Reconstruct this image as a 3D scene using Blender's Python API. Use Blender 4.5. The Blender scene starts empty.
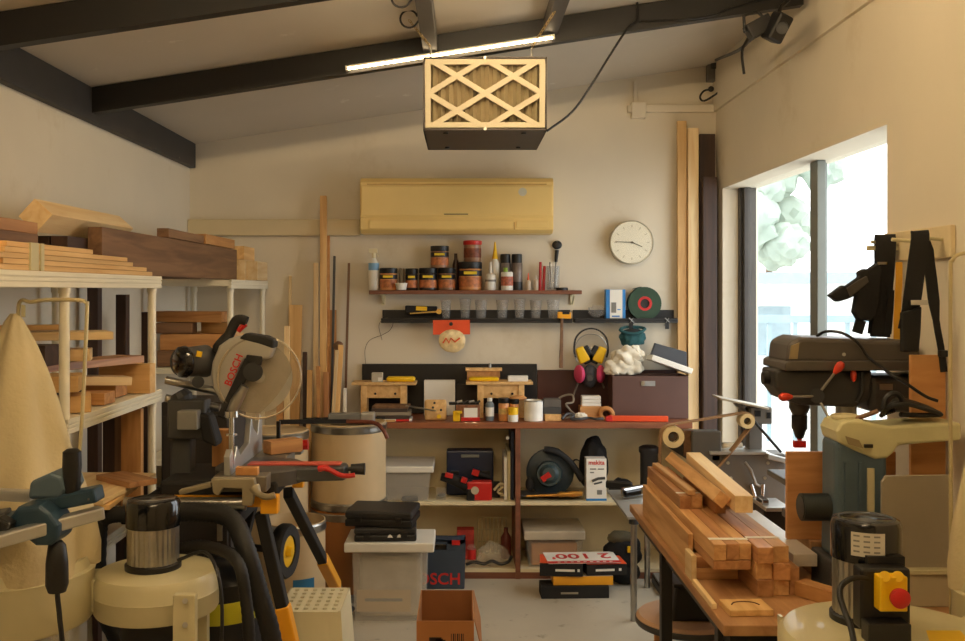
import bpy, bmesh, math, random
from mathutils import Vector, Matrix, Euler, noise
random.seed(7)
C = bpy.context.scene.collection
F, VX, VY, EYE = 980.0, 463.0, 290.0, 1.6
V = Vector
def P(px, py, Y):
    return V(((px-VX)*Y/F, Y, EYE-(py-VY)*Y/F))
def PX(px, Y): return (px-VX)*Y/F
def PZ(py, Y): return EYE-(py-VY)*Y/F
def lin(c):
    r = []
    for v in c[:3]:
        v /= 255.0
        r.append(v/12.92 if v <= .04045 else ((v+.055)/1.055)**2.4)
    return (*r, 1)

# ---------------------------------------------------------------- materials
MATS = {}
def newmat(name):
    m = bpy.data.materials.new(name); m.use_nodes = True
    nt = m.node_tree
    b = nt.nodes['Principled BSDF']
    MATS[name] = m
    return m, nt, b
def mat(name, rgb, rough=.5, metal=0, var=.1, ns=9, bump=0, bs=60, spec=.5, rand=0, dirt=None, coat=0):
    if name in MATS: return MATS[name]
    m, nt, b = newmat(name); N = nt.nodes; L = nt.links
    c = lin(rgb)
    tc = N.new('ShaderNodeTexCoord')
    n = N.new('ShaderNodeTexNoise'); n.inputs['Scale'].default_value = ns; n.inputs['Detail'].default_value = 5
    L.new(tc.outputs['Object'], n.inputs['Vector'])
    r = N.new('ShaderNodeValToRGB')
    r.color_ramp.elements[0].position = .3; r.color_ramp.elements[1].position = .7
    r.color_ramp.elements[0].color = tuple(x*(1-var) for x in c[:3])+(1,)
    r.color_ramp.elements[1].color = tuple(min(1, x*(1+var)) for x in c[:3])+(1,)
    L.new(n.outputs['Fac'], r.inputs['Fac'])
    out = r.outputs['Color']
    if dirt:
        n2 = N.new('ShaderNodeTexNoise'); n2.inputs['Scale'].default_value = dirt[1]; n2.inputs['Detail'].default_value = 8
        n2.inputs['Roughness'].default_value = .7
        L.new(tc.outputs['Object'], n2.inputs['Vector'])
        r2 = N.new('ShaderNodeValToRGB'); r2.color_ramp.elements[0].position = dirt[2]; r2.color_ramp.elements[1].position = dirt[3]
        L.new(n2.outputs['Fac'], r2.inputs['Fac'])
        mx = N.new('ShaderNodeMixRGB'); mx.inputs['Color2'].default_value = lin(dirt[0])
        L.new(r2.outputs['Color'], mx.inputs['Fac']); L.new(out, mx.inputs['Color1']); out = mx.outputs['Color']
    if rand:
        oi = N.new('ShaderNodeObjectInfo'); hs = N.new('ShaderNodeHueSaturation')
        mr = N.new('ShaderNodeMapRange'); mr.inputs['To Min'].default_value = 1-rand; mr.inputs['To Max'].default_value = 1+rand
        L.new(oi.outputs['Random'], mr.inputs['Value']); L.new(mr.outputs['Result'], hs.inputs['Value']); L.new(out, hs.inputs['Color'])
        out = hs.outputs['Color']
    L.new(out, b.inputs['Base Color'])
    b.inputs['Roughness'].default_value = rough; b.inputs['Metallic'].default_value = metal
    b.inputs['Specular IOR Level'].default_value = spec
    b.inputs['Coat Weight'].default_value = coat
    if bump:
        n3 = N.new('ShaderNodeTexNoise'); n3.inputs['Scale'].default_value = bs; n3.inputs['Detail'].default_value = 6
        L.new(tc.outputs['Object'], n3.inputs['Vector'])
        bp = N.new('ShaderNodeBump'); bp.inputs['Strength'].default_value = bump; bp.inputs['Distance'].default_value = .01
        L.new(n3.outputs['Fac'], bp.inputs['Height']); L.new(bp.outputs['Normal'], b.inputs['Normal'])
    return m
def wood(name, a, bb, rough=.55, rand=.16, grain=(14, 1.0, 14), coat=0, axis=1):
    """grain runs along the local axis given"""
    m, nt, b = newmat(name); N = nt.nodes; L = nt.links
    tc = N.new('ShaderNodeTexCoord'); mp = N.new('ShaderNodeMapping')
    s = [grain[0], grain[0], grain[0]]; s[axis] = grain[1]
    mp.inputs['Scale'].default_value = s
    oi = N.new('ShaderNodeObjectInfo')
    cm = N.new('ShaderNodeCombineXYZ'); ml = N.new('ShaderNodeMath'); ml.operation = 'MULTIPLY'; ml.inputs[1].default_value = 37
    L.new(oi.outputs['Random'], ml.inputs[0]); L.new(ml.outputs[0], cm.inputs['X']); L.new(ml.outputs[0], cm.inputs['Z'])
    L.new(tc.outputs['Object'], mp.inputs['Vector']); L.new(cm.outputs[0], mp.inputs['Location'])
    n = N.new('ShaderNodeTexNoise'); n.inputs['Scale'].default_value = 2.2; n.inputs['Detail'].default_value = 7; n.inputs['Distortion'].default_value = .7
    L.new(mp.outputs[0], n.inputs['Vector'])
    r = N.new('ShaderNodeValToRGB')
    r.color_ramp.elements[0].position = .32; r.color_ramp.elements[1].position = .66
    r.color_ramp.elements[0].color = lin(a); r.color_ramp.elements[1].color = lin(bb)
    L.new(n.outputs['Fac'], r.inputs['Fac'])
    hs = N.new('ShaderNodeHueSaturation'); mr = N.new('ShaderNodeMapRange')
    mr.inputs['To Min'].default_value = 1-rand; mr.inputs['To Max'].default_value = 1+rand
    L.new(oi.outputs['Random'], mr.inputs['Value']); L.new(mr.outputs['Result'], hs.inputs['Value'])
    L.new(r.outputs['Color'], hs.inputs['Color']); L.new(hs.outputs['Color'], b.inputs['Base Color'])
    b.inputs['Roughness'].default_value = rough; b.inputs['Coat Weight'].default_value = coat
    bp = N.new('ShaderNodeBump'); bp.inputs['Strength'].default_value = .12; bp.inputs['Distance'].default_value = .004
    L.new(n.outputs['Fac'], bp.inputs['Height']); L.new(bp.outputs['Normal'], b.inputs['Normal'])
    return m
def clear(name, rgb, alpha, rough=.15):
    m, nt, b = newmat(name); N = nt.nodes; L = nt.links
    t = N.new('ShaderNodeBsdfTransparent'); mx = N.new('ShaderNodeMixShader')
    t.inputs['Color'].default_value = (1, 1, 1, 1)
    b.inputs['Base Color'].default_value = lin(rgb); b.inputs['Roughness'].default_value = rough
    mx.inputs['Fac'].default_value = alpha
    L.new(t.outputs[0], mx.inputs[1]); L.new(b.outputs[0], mx.inputs[2])
    L.new(mx.outputs[0], N['Material Output'].inputs['Surface'])
    return m
def emit(name, rgb, st):
    m, nt, b = newmat(name)
    b.inputs['Base Color'].default_value = (.9, .9, .9, 1)
    b.inputs['Emission Color'].default_value = rgb; b.inputs['Emission Strength'].default_value = st
    return m

# ---------------------------------------------------------------- mesh builder
def frame_of(d, up=(0, 0, 1)):
    y = V(d).normalized(); up = V(up)
    if abs(y.dot(up)) > .98: up = V((0, 1, 0)) if abs(y.y) < .9 else V((1, 0, 0))
    x = y.cross(up).normalized(); z = x.cross(y)
    return x, y, z
class G:
    def __init__(s, o=(0, 0, 0)):
        s.b = bmesh.new(); s.o = V(o)
    def add(s, vs, fs):
        v = [s.b.verts.new(V(x)-s.o) for x in vs]
        for f in fs:
            try: s.b.faces.new([v[i] for i in f])
            except ValueError: pass
        return s
    def box(s, lo, hi, rot=None, pivot=None):
        lo, hi = V(lo), V(hi)
        vs = [V((x, y, z)) for z in (lo.z, hi.z) for y in (lo.y, hi.y) for x in (lo.x, hi.x)]
        if rot:
            c = V(pivot) if pivot else (lo+hi)/2; R = Euler(rot).to_matrix()
            vs = [R @ (v-c)+c for v in vs]
        return s.add(vs, [(0, 2, 3, 1), (4, 5, 7, 6), (0, 1, 5, 4), (2, 6, 7, 3), (0, 4, 6, 2), (1, 3, 7, 5)])
    def beam(s, p0, p1, w, h, up=(0, 0, 1), w1=None, h1=None):
        p0, p1 = V(p0), V(p1); x, y, z = frame_of(p1-p0, up)
        w1 = w if w1 is None else w1; h1 = h if h1 is None else h1
        vs = []
        for p, a, b in ((p0, w/2, h/2), (p1, w1/2, h1/2)):
            vs += [p-x*a-z*b, p+x*a-z*b, p+x*a+z*b, p-x*a+z*b]
        return s.add(vs, [(0, 1, 2, 3), (7, 6, 5, 4), (0, 4, 5, 1), (1, 5, 6, 2), (2, 6, 7, 3), (3, 7, 4, 0)])
    def cyl(s, p0, p1, r0, r1=None, n=20):
        p0, p1 = V(p0), V(p1); r1 = r0 if r1 is None else r1
        x, y, z = frame_of(p1-p0)
        vs = []
        for p, r in ((p0, r0), (p1, r1)):
            vs += [p+x*(r*math.cos(2*math.pi*i/n))+z*(r*math.sin(2*math.pi*i/n)) for i in range(n)]
        fs = [(i, (i+1) % n, n+(i+1) % n, n+i) for i in range(n)]
        fs += [tuple(range(n)), tuple(range(2*n-1, n-1, -1))]
        return s.add(vs, fs)
    def tube(s, pts, r, n=8, closed=False, sm=0):
        pts = [V(p) for p in pts]
        if sm: pts = smooth_path(pts, sm, closed)
        m = len(pts); vs = []; px = None
        for i, p in enumerate(pts):
            if closed: d = pts[(i+1) % m]-pts[i-1]
            else: d = pts[min(i+1, m-1)]-pts[max(i-1, 0)]
            d.normalize()
            if px is None: px, _, pz = frame_of(d)
            x = (px-d*px.dot(d)).normalized(); z = x.cross(d); px = x
            rr = r[min(i, len(r)-1)] if isinstance(r, (list, tuple)) else r
            vs += [p+x*(rr*math.cos(2*math.pi*k/n))+z*(rr*math.sin(2*math.pi*k/n)) for k in range(n)]
        fs = []
        for i in range(m if closed else m-1):
            a, b = i*n, ((i+1) % m)*n
            fs += [(a+k, a+(k+1) % n, b+(k+1) % n, b+k) for k in range(n)]
        if not closed: fs += [tuple(range(n)), tuple(range(m*n-1, m*n-n-1, -1))]
        return s.add(vs, fs)
    def strip(s, pts, w, t, side, sm=0):
        """ribbon: path with a rectangular section, width along `side`"""
        pts = [V(p) for p in pts]
        if sm: pts = smooth_path(pts, sm, False)
        m = len(pts); vs = []
        for i, p in enumerate(pts):
            d = (pts[min(i+1, m-1)]-pts[max(i-1, 0)]).normalized()
            x = V(side); x = (x-d*x.dot(d)).normalized(); z = x.cross(d)
            ww = w[i*(len(w)-1)//max(1, m-1)] if isinstance(w, (list, tuple)) else w
            vs += [p-x*ww/2-z*t/2, p+x*ww/2-z*t/2, p+x*ww/2+z*t/2, p-x*ww/2+z*t/2]
        fs = []
        for i in range(m-1):
            a, b = 4*i, 4*i+4
            fs += [(a+k, a+(k+1) % 4, b+(k+1) % 4, b+k) for k in range(4)]
        fs += [(0, 1, 2, 3), (4*m-1, 4*m-2, 4*m-3, 4*m-4)]
        return s.add(vs, fs)
    def lathe(s, prof, c, n=28, ax=(0, 0, 1), fold=0, nf=9, seed=0, cap=True):
        c = V(c); a = V(ax).normalized()
        x = V((1, 0, 0)) if abs(a.x) < .9 else V((0, 1, 0))
        x = (x-a*x.dot(a)).normalized(); y = a.cross(x)
        vs = []; fs = []
        m = len(prof)
        for (r, h) in prof:
            for k in range(n):
                t = 2*math.pi*k/n
                q = r
                if fold: q = r*(1+fold*(.6*math.sin(nf*t+seed+h*4)+.4*math.sin((nf*1.7//1)*t+2*seed-h*7)))
                vs.append(c+a*h+x*(q*math.cos(t))+y*(q*math.sin(t)))
        for i in range(m-1):
            p, q = i*n, (i+1)*n
            fs += [(p+k, p+(k+1) % n, q+(k+1) % n, q+k) for k in range(n)]
        if cap and prof[0][0] > 0: fs.append(tuple(range(n)))
        if cap and prof[-1][0] > 0: fs.append(tuple(range(m*n-1, m*n-n-1, -1)))
        s.add(vs, fs)
        return s
    def prism(s, poly, a, b, axis='y'):
        n = len(poly); vs = []
        for t in (a, b):
            for u, w in poly:
                vs.append((u, t, w) if axis == 'y' else ((t, u, w) if axis == 'x' else (u, w, t)))
        fs = [(i, (i+1) % n, n+(i+1) % n, n+i) for i in range(n)] + [tuple(range(n)), tuple(range(2*n-1, n-1, -1))]
        return s.add(vs, fs)
    def ball(s, c, r, sub=3, amp=0, ns=3, seed=0, flat=None):
        c = V(c); r = V(r) if hasattr(r, '__len__') else V((r, r, r))
        t = bmesh.new(); bmesh.ops.create_icosphere(t, subdivisions=sub, radius=1)
        vs = []; t.verts.index_update()
        for v in t.verts:
            p = v.co.copy()
            if amp: p *= 1+amp*noise.noise(p*ns+V((seed, seed*2, 0)))
            q = c+V((p.x*r.x, p.y*r.y, p.z*r.z))
            if flat is not None and q.z < flat: q.z = flat
            vs.append(q)
        fs = [tuple(v.index for v in f.verts) for f in t.faces]
        t.free()
        return s.add(vs, fs)
    def ring(s, c, R, r, ax=(0, 0, 1), n=32, k=8):
        x, y, z = frame_of(V(ax))
        return s.tube([V(c)+x*(R*math.cos(2*math.pi*i/n))+z*(R*math.sin(2*math.pi*i/n)) for i in range(n)], r, k, True)
    def finish(s, name, m, smooth=40, bev=0, seg=2):
        bmesh.ops.remove_doubles(s.b, verts=s.b.verts, dist=1e-6)
        bmesh.ops.recalc_face_normals(s.b, faces=s.b.faces)
        me = bpy.data.meshes.new(name); s.b.to_mesh(me); s.b.free()
        me.materials.append(m)
        if smooth:
            me.shade_smooth(); me.set_sharp_from_angle(angle=math.radians(smooth))
        o = bpy.data.objects.new(name, me); C.objects.link(o)
        if bev:
            md = o.modifiers.new('Bevel', 'BEVEL'); md.width = bev; md.segments = seg; md.limit_method = 'ANGLE'; md.angle_limit = math.radians(50)
        return o
def smooth_path(pts, k, closed=False):
    out = []; m = len(pts)
    rng = m if closed else m-1
    for i in range(rng):
        p1, p2 = pts[i], pts[(i+1) % m]
        p0 = pts[i-1] if (i > 0 or closed) else p1*2-p2
        p3 = pts[(i+2) % m] if (i+2 < m or closed) else p2*2-p1
        for j in range(k):
            t = j/k
            out.append(.5*((2*p1)+(p2-p0)*t+(2*p0-5*p1+4*p2-p3)*t*t+(3*p1-p0-3*p2+p3)*t**3))
    if not closed: out.append(pts[-1])
    return out
def tag(o, label, cat, group=None):
    o['label'] = label; o['category'] = cat
    if group: o['group'] = group
    return o
class T:
    """a thing: an Empty at its base that parents its parts"""
    def __init__(s, name, label, cat, loc, group=None):
        s.o = bpy.data.objects.new(name, None); C.objects.link(s.o)
        s.o.location = loc; s.o.empty_display_size = .05
        tag(s.o, label, cat, group); s.loc = V(loc)
    def g(s): return G(s.loc)
    def part(s, name, g, m, parent=None, label=None, **k):
        o = g.finish(name, m, **k); o.parent = parent or s.o
        if label: o['label'] = label
        return o
    def text(s, name, txt, loc, rot, size, m, parent=None, sx=1, align='CENTER'):
        o = text_obj(name, txt, size, m, align)
        o.location = V(loc)-s.loc; o.rotation_euler = rot; o.scale = (sx, 1, 1); o.parent = parent or s.o
        return o
def text_obj(name, txt, size, m, align='CENTER'):
    cu = bpy.data.curves.new(name, 'FONT'); cu.body = txt; cu.size = size; cu.extrude = .0004
    cu.align_x = align; cu.align_y = 'CENTER'; cu.resolution_u = 3; cu.offset = size*.018
    t = bpy.data.objects.new(name+'_outline', cu); C.objects.link(t)
    dg = bpy.context.evaluated_depsgraph_get(); dg.update()
    me = bpy.data.meshes.new_from_object(t.evaluated_get(dg))
    bpy.data.objects.remove(t); bpy.data.curves.remove(cu)
    me.name = name; me.materials.clear(); me.materials.append(m)
    o = bpy.data.objects.new(name, me); C.objects.link(o)
    return o
def one(name, label, cat, g, m, group=None, **k):
    """a thing that is one mesh, its origin moved to the middle of its base"""
    o = g.finish(name, m, **k); me = o.data
    lo = V((min(v.co[i] for v in me.vertices) for i in range(3))); hi = V((max(v.co[i] for v in me.vertices) for i in range(3)))
    c = V(((lo.x+hi.x)/2, (lo.y+hi.y)/2, lo.z))
    me.transform(Matrix.Translation(-c)); o.location = c
    return tag(o, label, cat, group)
def struct(name, g, m, parent=None, **k):
    o = g.finish(name, m, **k)
    if parent: o.parent = parent
    else: o['kind'] = 'structure'
    return o
def board(name, label, cat, p0, p1, w, h, m, group=None, up=(0, 0, 1), bev=.0015, roll=0):
    """a straight piece of wood, its grain along the local Y axis"""
    p0, p1 = V(p0), V(p1); x, y, z = frame_of(p1-p0, up); L = (p1-p0).length
    o = G().box((-w/2, -L/2, -h/2), (w/2, L/2, h/2)).finish(name, m, smooth=0, bev=bev)
    R = Matrix((x, y, z)).transposed() @ Matrix.Rotation(roll, 3, 'Y')
    o.matrix_world = Matrix.Translation((p0+p1)/2) @ R.to_4x4()
    return tag(o, label, cat, group)

# ---------------------------------------------------------------- shared materials
WALL = mat('wall_paint', (226, 216, 196), .75, var=.035, ns=2.2, bump=.06, bs=25, dirt=((196, 178, 142), 1.6, .58, .9))
CEIL = mat('ceiling_board', (205, 196, 182), .8, var=.03, ns=2, bump=.04, bs=18, dirt=((226, 220, 208), 5, .64, .72))
FLOOR = mat('floor_concrete', (190, 180, 160), .55, var=.08, ns=3, bump=.06, bs=40, dirt=((112, 98, 74), 7, .6, .75))
STEEL_BLACK = mat('beam_black_paint', (24, 22, 22), .5, var=.2, ns=5)
BEAM_GREY = mat('beam_dark_grey', (54, 52, 52), .6, var=.15, ns=6, dirt=((170, 156, 130), 9, .68, .74))
CREAM = mat('cream_enamel', (204, 194, 154), .38, var=.04, coat=.2)
CREAMD = mat('cream_plastic', (232, 220, 182), .45, var=.03)
WHITEP = mat('white_plastic', (235, 231, 220), .4, var=.03)
WHITE = mat('white_paint', (238, 234, 224), .5, var=.03)
BLACK = mat('black_plastic', (22, 21, 21), .42, var=.15)
BLACKG = mat('black_gloss', (14, 14, 15), .14, var=.05, coat=.4)
BLACKM = mat('black_matt', (28, 26, 25), .75, var=.15)
RUBBER = mat('black_rubber', (24, 23, 23), .6, var=.12, bump=.1, bs=90)
DGREY = mat('dark_grey_cast_metal', (74, 74, 74), .5, .25, var=.15)
GREY = mat('grey_paint', (128, 126, 120), .5, .1, var=.1)
STEEL = mat('brushed_steel', (176, 174, 168), .28, .95, var=.08, ns=30)
CHROME = mat('chrome', (214, 214, 214), .12, 1, var=.02)
ALU = mat('aluminium', (196, 196, 192), .4, .85, var=.06)
SILVER = mat('silver_cast_housing', (178, 174, 164), .42, .35, var=.06)
TEAL = mat('teal_enamel', (38, 62, 78), .4, .1, var=.1)
TEALD = mat('teal_grey_enamel', (80, 98, 110), .42, .1, var=.08)
NAVY = mat('navy_plastic', (26, 36, 62), .42, var=.1)
SLATE = mat('slate_blue_plastic', (58, 70, 86), .5, var=.08)
RED = mat('red_plastic', (196, 34, 30), .35, var=.06)
REDT = mat('red_print', (206, 40, 36), .5, var=.04)
ORANGE = mat('orange_plastic', (236, 84, 40), .4, var=.05)
AMBER = mat('amber_plastic', (244, 170, 34), .38, var=.05)
YELLOW = mat('yellow_plastic', (244, 196, 20), .38, var=.05)
YGREEN = mat('acid_yellow_plastic', (206, 200, 40), .45, var=.05)
AGED = mat('aged_yellow_plastic', (240, 208, 132), .42, var=.04, ns=4)
AGEDD = mat('aged_yellow_louvre', (206, 166, 92), .45, var=.05)
TRUNK = mat('trunking_cream', (214, 198, 160), .5, var=.03)
KRAFT = mat('kraft_fibre', (204, 178, 136), .65, var=.06, ns=6)
KRAFTD = mat('kraft_fibre_dark', (170, 112, 60), .65, var=.08, ns=6)
CARD = mat('cardboard', (172, 112, 60), .8, var=.06)
CARDD = mat('cardboard_inside', (150, 96, 52), .85, var=.06)
CLOTH = mat('filter_bag_cloth', (206, 190, 150), .9, var=.05, bump=.25, bs=70)
RAG = mat('white_rag', (238, 230, 210), .9, var=.04, bump=.3, bs=40)
TEALC = mat('teal_cloth', (40, 84, 88), .9, var=.15, bump=.3, bs=50)
STRAPM = mat('black_webbing', (18, 17, 17), .8, var=.1, bump=.2, bs=140)
PAPER = mat('paper_white', (240, 236, 226), .7, var=.02)
PINK = mat('pink_filter', (226, 74, 120), .6, var=.06)
GREENT = mat('green_tape', (36, 66, 44), .6, var=.1)
BLUE = mat('blue_print', (42, 128, 200), .45, var=.05)
BLUEL = mat('pale_blue_label', (130, 176, 214), .5, var=.05)
BROWNB = mat('brown_board', (78, 54, 44), .55, var=.08)
MAROON = mat('brown_crate', (94, 64, 54), .5, var=.06)
PLATE = mat('stainless_plate', (178, 170, 152), .34, .5, var=.12, ns=3)
W_PALE = wood('pale_pine', (224, 188, 132), (240, 214, 166))
W_PINE = wood('yellow_pine', (208, 160, 98), (232, 192, 130))
W_OAK = wood('oak_brown', (168, 114, 64), (200, 148, 90))
W_RED = wood('red_hardwood', (160, 108, 66), (202, 150, 100), coat=.1)
W_GOLD = wood('golden_hardwood', (184, 132, 80), (222, 178, 122), rand=.12)
W_BROWN = wood('brown_timber', (98, 68, 46), (132, 98, 68))
W_DARK = wood('dark_walnut', (52, 36, 30), (78, 54, 42))
W_BENCH = wood('bench_brown', (116, 64, 38), (152, 90, 54), axis=0, rand=0, coat=.15)
W_SHELF = wood('shelf_brown', (110, 66, 46), (136, 84, 58), axis=0, rand=0)
W_PLY = wood('plywood_orange', (192, 130, 72), (214, 158, 96), axis=0, grain=(9, 1.4, 9))
W_PLYR = wood('plywood_red_brown', (178, 120, 70), (206, 150, 96), axis=0, grain=(12, 1.2, 9))
W_TABLE = wood('table_top_wood', (160, 114, 72), (192, 146, 98), axis=1, grain=(10, 1.2, 9), rand=0)
GLASS = clear('window_glass', (235, 245, 245), .08, .03)
CLEARP = clear('clear_plastic', (215, 208, 196), .14, .2)
MILKY = clear('milky_plastic', (236, 230, 218), .25, .35)
SMOKE = clear('clear_guard_plastic', (190, 172, 142), .42, .2)
CUPM = clear('clear_cup_plastic', (200, 198, 194), .16, .08)
# ================================================================ the room
XL, XR, YB, YF = -1.63, 1.51, 5.85, -2.0
def CZ(x): return 2.466+.152*(x-XL)          # the sloping ceiling
struct('floor', G().box((XL-.2, YF-.2, -.1), (XR+.25, YB+.2, 0)), FLOOR, smooth=0)
g = G(); a, b = XL-.2, XR+.25
g.prism([(a, CZ(a)), (b, CZ(b)), (b, CZ(b)+.06), (a, CZ(a)+.06)], YF-.2, YB+.2)
struct('ceiling', g, CEIL, smooth=0)
struct('wall_back', G().prism([(XL-.2, 0), (XR+.25, 0), (XR+.25, CZ(XR+.25)), (XL-.2, CZ(XL-.2))], YB, YB+.15), WALL, smooth=0)
struct('wall_front', G().prism([(XL-.2, 0), (XR+.25, 0), (XR+.25, CZ(XR+.25)), (XL-.2, CZ(XL-.2))], YF-.15, YF), WALL, smooth=0)
struct('wall_left', G().box((XL-.15, YF, 0), (XL, YB, CZ(XL)-.002)), WALL, smooth=0)
WY0, WY1, WZ0, WZ1 = 3.49, 5.70, .62, 2.19
g = G()
zt = CZ(XR)
g.box((XR, YF, 0), (XR+.2, WY0, zt)); g.box((XR, WY1, 0), (XR+.2, YB, zt))
g.box((XR, WY0, 0), (XR+.2, WY1, WZ0)); g.box((XR, WY0, WZ1), (XR+.2, WY1, zt))
struct('wall_right', g, WALL, smooth=0)
# window
W_FR = mat('window_frame_dark', (58, 52, 48), .45, .2, var=.1)
W_FG = mat('window_frame_grey', (112, 116, 110), .45, .2, var=.06)
g = G().box((1.60, WY1-.05, WZ0), (1.69, WY1, WZ1)).box((1.60, WY0, WZ0), (1.69, WY0+.02, WZ1))
g.box((1.60, WY0, WZ0), (1.69, WY1, WZ0+.04))
wf = struct('window_1', g, W_FR, smooth=0)
g = G().box((1.605, 4.44, WZ0+.04), (1.645, 4.535, WZ1-.001)).box((1.65, 4.53, WZ0+.04), (1.685, 4.58, WZ1-.001))
struct('sash_stile', g, W_FG, wf, smooth=0, bev=.004)
struct('sash_stile', G().box((1.61, WY1-.09, WZ0+.04), (1.65, WY1-.05, WZ1-.001)), W_FR, wf, smooth=0, bev=.004)
struct('glass_pane', G().box((1.628, 4.535, WZ0+.04), (1.632, WY1-.09, WZ1-.001)), GLASS, wf, smooth=0)
struct('glass_pane', G().box((1.668, WY0+.02, WZ0+.04), (1.672, 4.53, WZ1-.001)), GLASS, wf, smooth=0)
# right-hand boxing under the ceiling and conduits
struct('trim_1', G().prism([(1.492, 2.664), (XR, 2.664), (XR, CZ(XR)), (1.492, CZ(1.492))], YF, YB), WALL, smooth=0)
struct('trim_2', G().box((.98, YB-.035, 2.655), (1.491, YB, 2.70)), WALL, smooth=0, bev=.004)
g = G().box((1.0, YB-.05, 2.62), (1.085, YB, 2.715)).box((1.015, YB-.02, 2.715), (1.04, YB, CZ(1.0)-.02))
struct('trim_3', g, WALL, smooth=0, bev=.004)
# roof steel
def xbeam(y, name):
    x0, x1 = XL+.0, 1.46
    g = G()
    # channel section: web and two flanges
    for (dz0, dz1, w) in ((-.112, -.103, .05), (-.103, -.012, .008), (-.012, -.003, .05)):
        g.prism([(x0, CZ(x0)+dz0), (x1, CZ(x1)+dz0), (x1, CZ(x1)+dz1), (x0, CZ(x0)+dz1)], y, y+w)
    return struct(name, g, STEEL_BLACK, smooth=0)
xbeam(4.2, 'trim_4'); xbeam(3.12, 'trim_5'); xbeam(1.6, 'trim_6'); xbeam(0.1, 'trim_7')
struct('trim_8', G().box((XL, YF, 2.326), (XL+.04, YB-.02, CZ(XL)+.004)), BEAM_GREY, smooth=0, bev=.003)
for i, x in enumerate((-.14, .375)):
    struct('trim_%d' % (9+i), G().box((x-.03, YF, CZ(x)-.075), (x+.03, 4.2, CZ(x-.03)-.001)), mat('purlin_grey', (72, 68, 66), .6, var=.12), smooth=0, bev=.004)

# ---------------------------------------------------------------- outside
OUTW = mat('outside_white_render', (236, 236, 232), .8, var=.05)
OUTG = mat('outside_paving', (200, 198, 190), .8, var=.08)
g = G().box((1.72, 2, -.12), (14, 24, -.02))
struct('ground_outside', g, OUTG, smooth=0)
b = T('neighbouring_building', 'pale building across the yard seen through the window glass', 'building', (5.6, 15, -.02))
b.part('wall', b.g().box((3.2, 15, -.02), (9.5, 18, 1.7)), OUTW, smooth=0)
b.part('roof', b.g().box((3.0, 14.4, 1.7), (9.7, 18.2, 1.86)), mat('outside_blue_roof', (150, 166, 172), .6, var=.1), smooth=0)
b.part('window', b.g().box((4.1, 14.95, .6), (5.0, 15.02, 1.35)), mat('outside_window_blue', (140, 160, 168), .3, var=.1), smooth=0)
t = T('garden_tree', 'green leafy tree behind the building seen through the window glass', 'tree', (6.25, 20, -.02))
t.part('trunk', t.g().cyl((6.25, 20, -.02), (6.25, 20, 2.6), .1, .06), W_BROWN)
g = t.g()
for i in range(13):
    g.ball((6.25+random.uniform(-.8, .8), 20+random.uniform(-.9, .9), 3.3+random.uniform(-.9, 1.0)), random.uniform(.35, .6), 3, .35, 3, i)
t.part('foliage', g, mat('tree_leaves', (166, 178, 164), .8, var=.15, ns=4))
f = T('yard_railing', 'blue grey railing in the yard seen through the window glass', 'railing', (3.6, 10.5, -.02))
for i in range(9):
    f.part('post', f.g().box((2.7+i*.28, 10.48, -.02), (2.74+i*.28, 10.52, 1.25)), mat('railing_blue', (140, 162, 172), .5))
f.part('top_rail', f.g().box((2.66, 10.46, 1.25), (5.0, 10.54, 1.33)), MATS['railing_blue'], smooth=0)

# ---------------------------------------------------------------- camera, lamps, sky
cam = bpy.data.objects.new('camera', bpy.data.cameras.new('camera')); C.objects.link(cam)
cam.location = (0, 0, EYE); cam.rotation_euler = (math.pi/2, 0, 0)
cam.data.sensor_width = 36; cam.data.lens = 36*F/965
cam.data.shift_x = (482.5-VX)/965; cam.data.shift_y = -(320.5-VY)/965
cam.data.clip_start = .05
bpy.context.scene.camera = cam
vs = bpy.context.scene.view_settings
bpy.context.scene.display_settings.display_device = 'sRGB'
vs.view_transform = 'Standard'; vs.look = 'None'; vs.exposure = .25; vs.gamma = 1; vs.use_curve_mapping = False
WARM = (1.0, .745, .43)
def tube_lamp(label, x0, x1, y, st):
    LEDM = emit('led_tube_light_%d' % st, (*WARM, 1), st)
    def pt(x): return V((x, y, CZ(x)-(.094 if st < 20 else .124)))
    a, b = pt(x0), pt(x1); mid = (a+b)/2; d = (b-a).normalized()
    t = T('led_tube_lamp', label, 'lamp', mid)
    up = V((-d.z, 0, d.x))
    t.part('housing', t.g().beam(a+up*.006, b+up*.006, .02, .008), WHITEP, smooth=0, bev=.002)
    t.part('diffuser', t.g().cyl(a-up*.003, b-up*.003, .005, n=10), LEDM)
    for e, q in ((a, -1), (b, 1)):
        t.part('end_cap', t.g().beam(e+d*q*.001, e+d*q*.01, .022, .02), WHITEP, smooth=0)
    return t
tube_lamp('glowing LED tube fixed under the black roof beam behind the air filter', -.49, .38, 4.175, 19)
tube_lamp('LED tube under the second roof beam, over the middle of the room', -.25, .55, 3.14, 300)
tube_lamp('LED tube under the second roof beam, over the drill press side of the room', .62, 1.38, 3.14, 55)
tube_lamp('LED tube under the third roof beam, over the saw stand side of the room', -1.2, -.2, 1.62, 195)
tube_lamp('LED tube under the third roof beam, over the work table side of the room', .2, 1.2, 1.62, 105)
tube_lamp('LED tube under the roof beam behind the camera', -.7, .7, .12, 185)
w = bpy.data.worlds.new('World'); bpy.context.scene.world = w; w.use_nodes = True
bg = w.node_tree.nodes['Background']; bg.inputs['Color'].default_value = (.93, .98, 1, 1); bg.inputs['Strength'].default_value = 3.3
pl = bpy.data.lights.new('window_portal', 'AREA'); pl.shape = 'RECTANGLE'; pl.size = WZ1-WZ0; pl.size_y = WY1-WY0
pl.cycles.is_portal = True
po = bpy.data.objects.new('window_portal', pl); C.objects.link(po)
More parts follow.
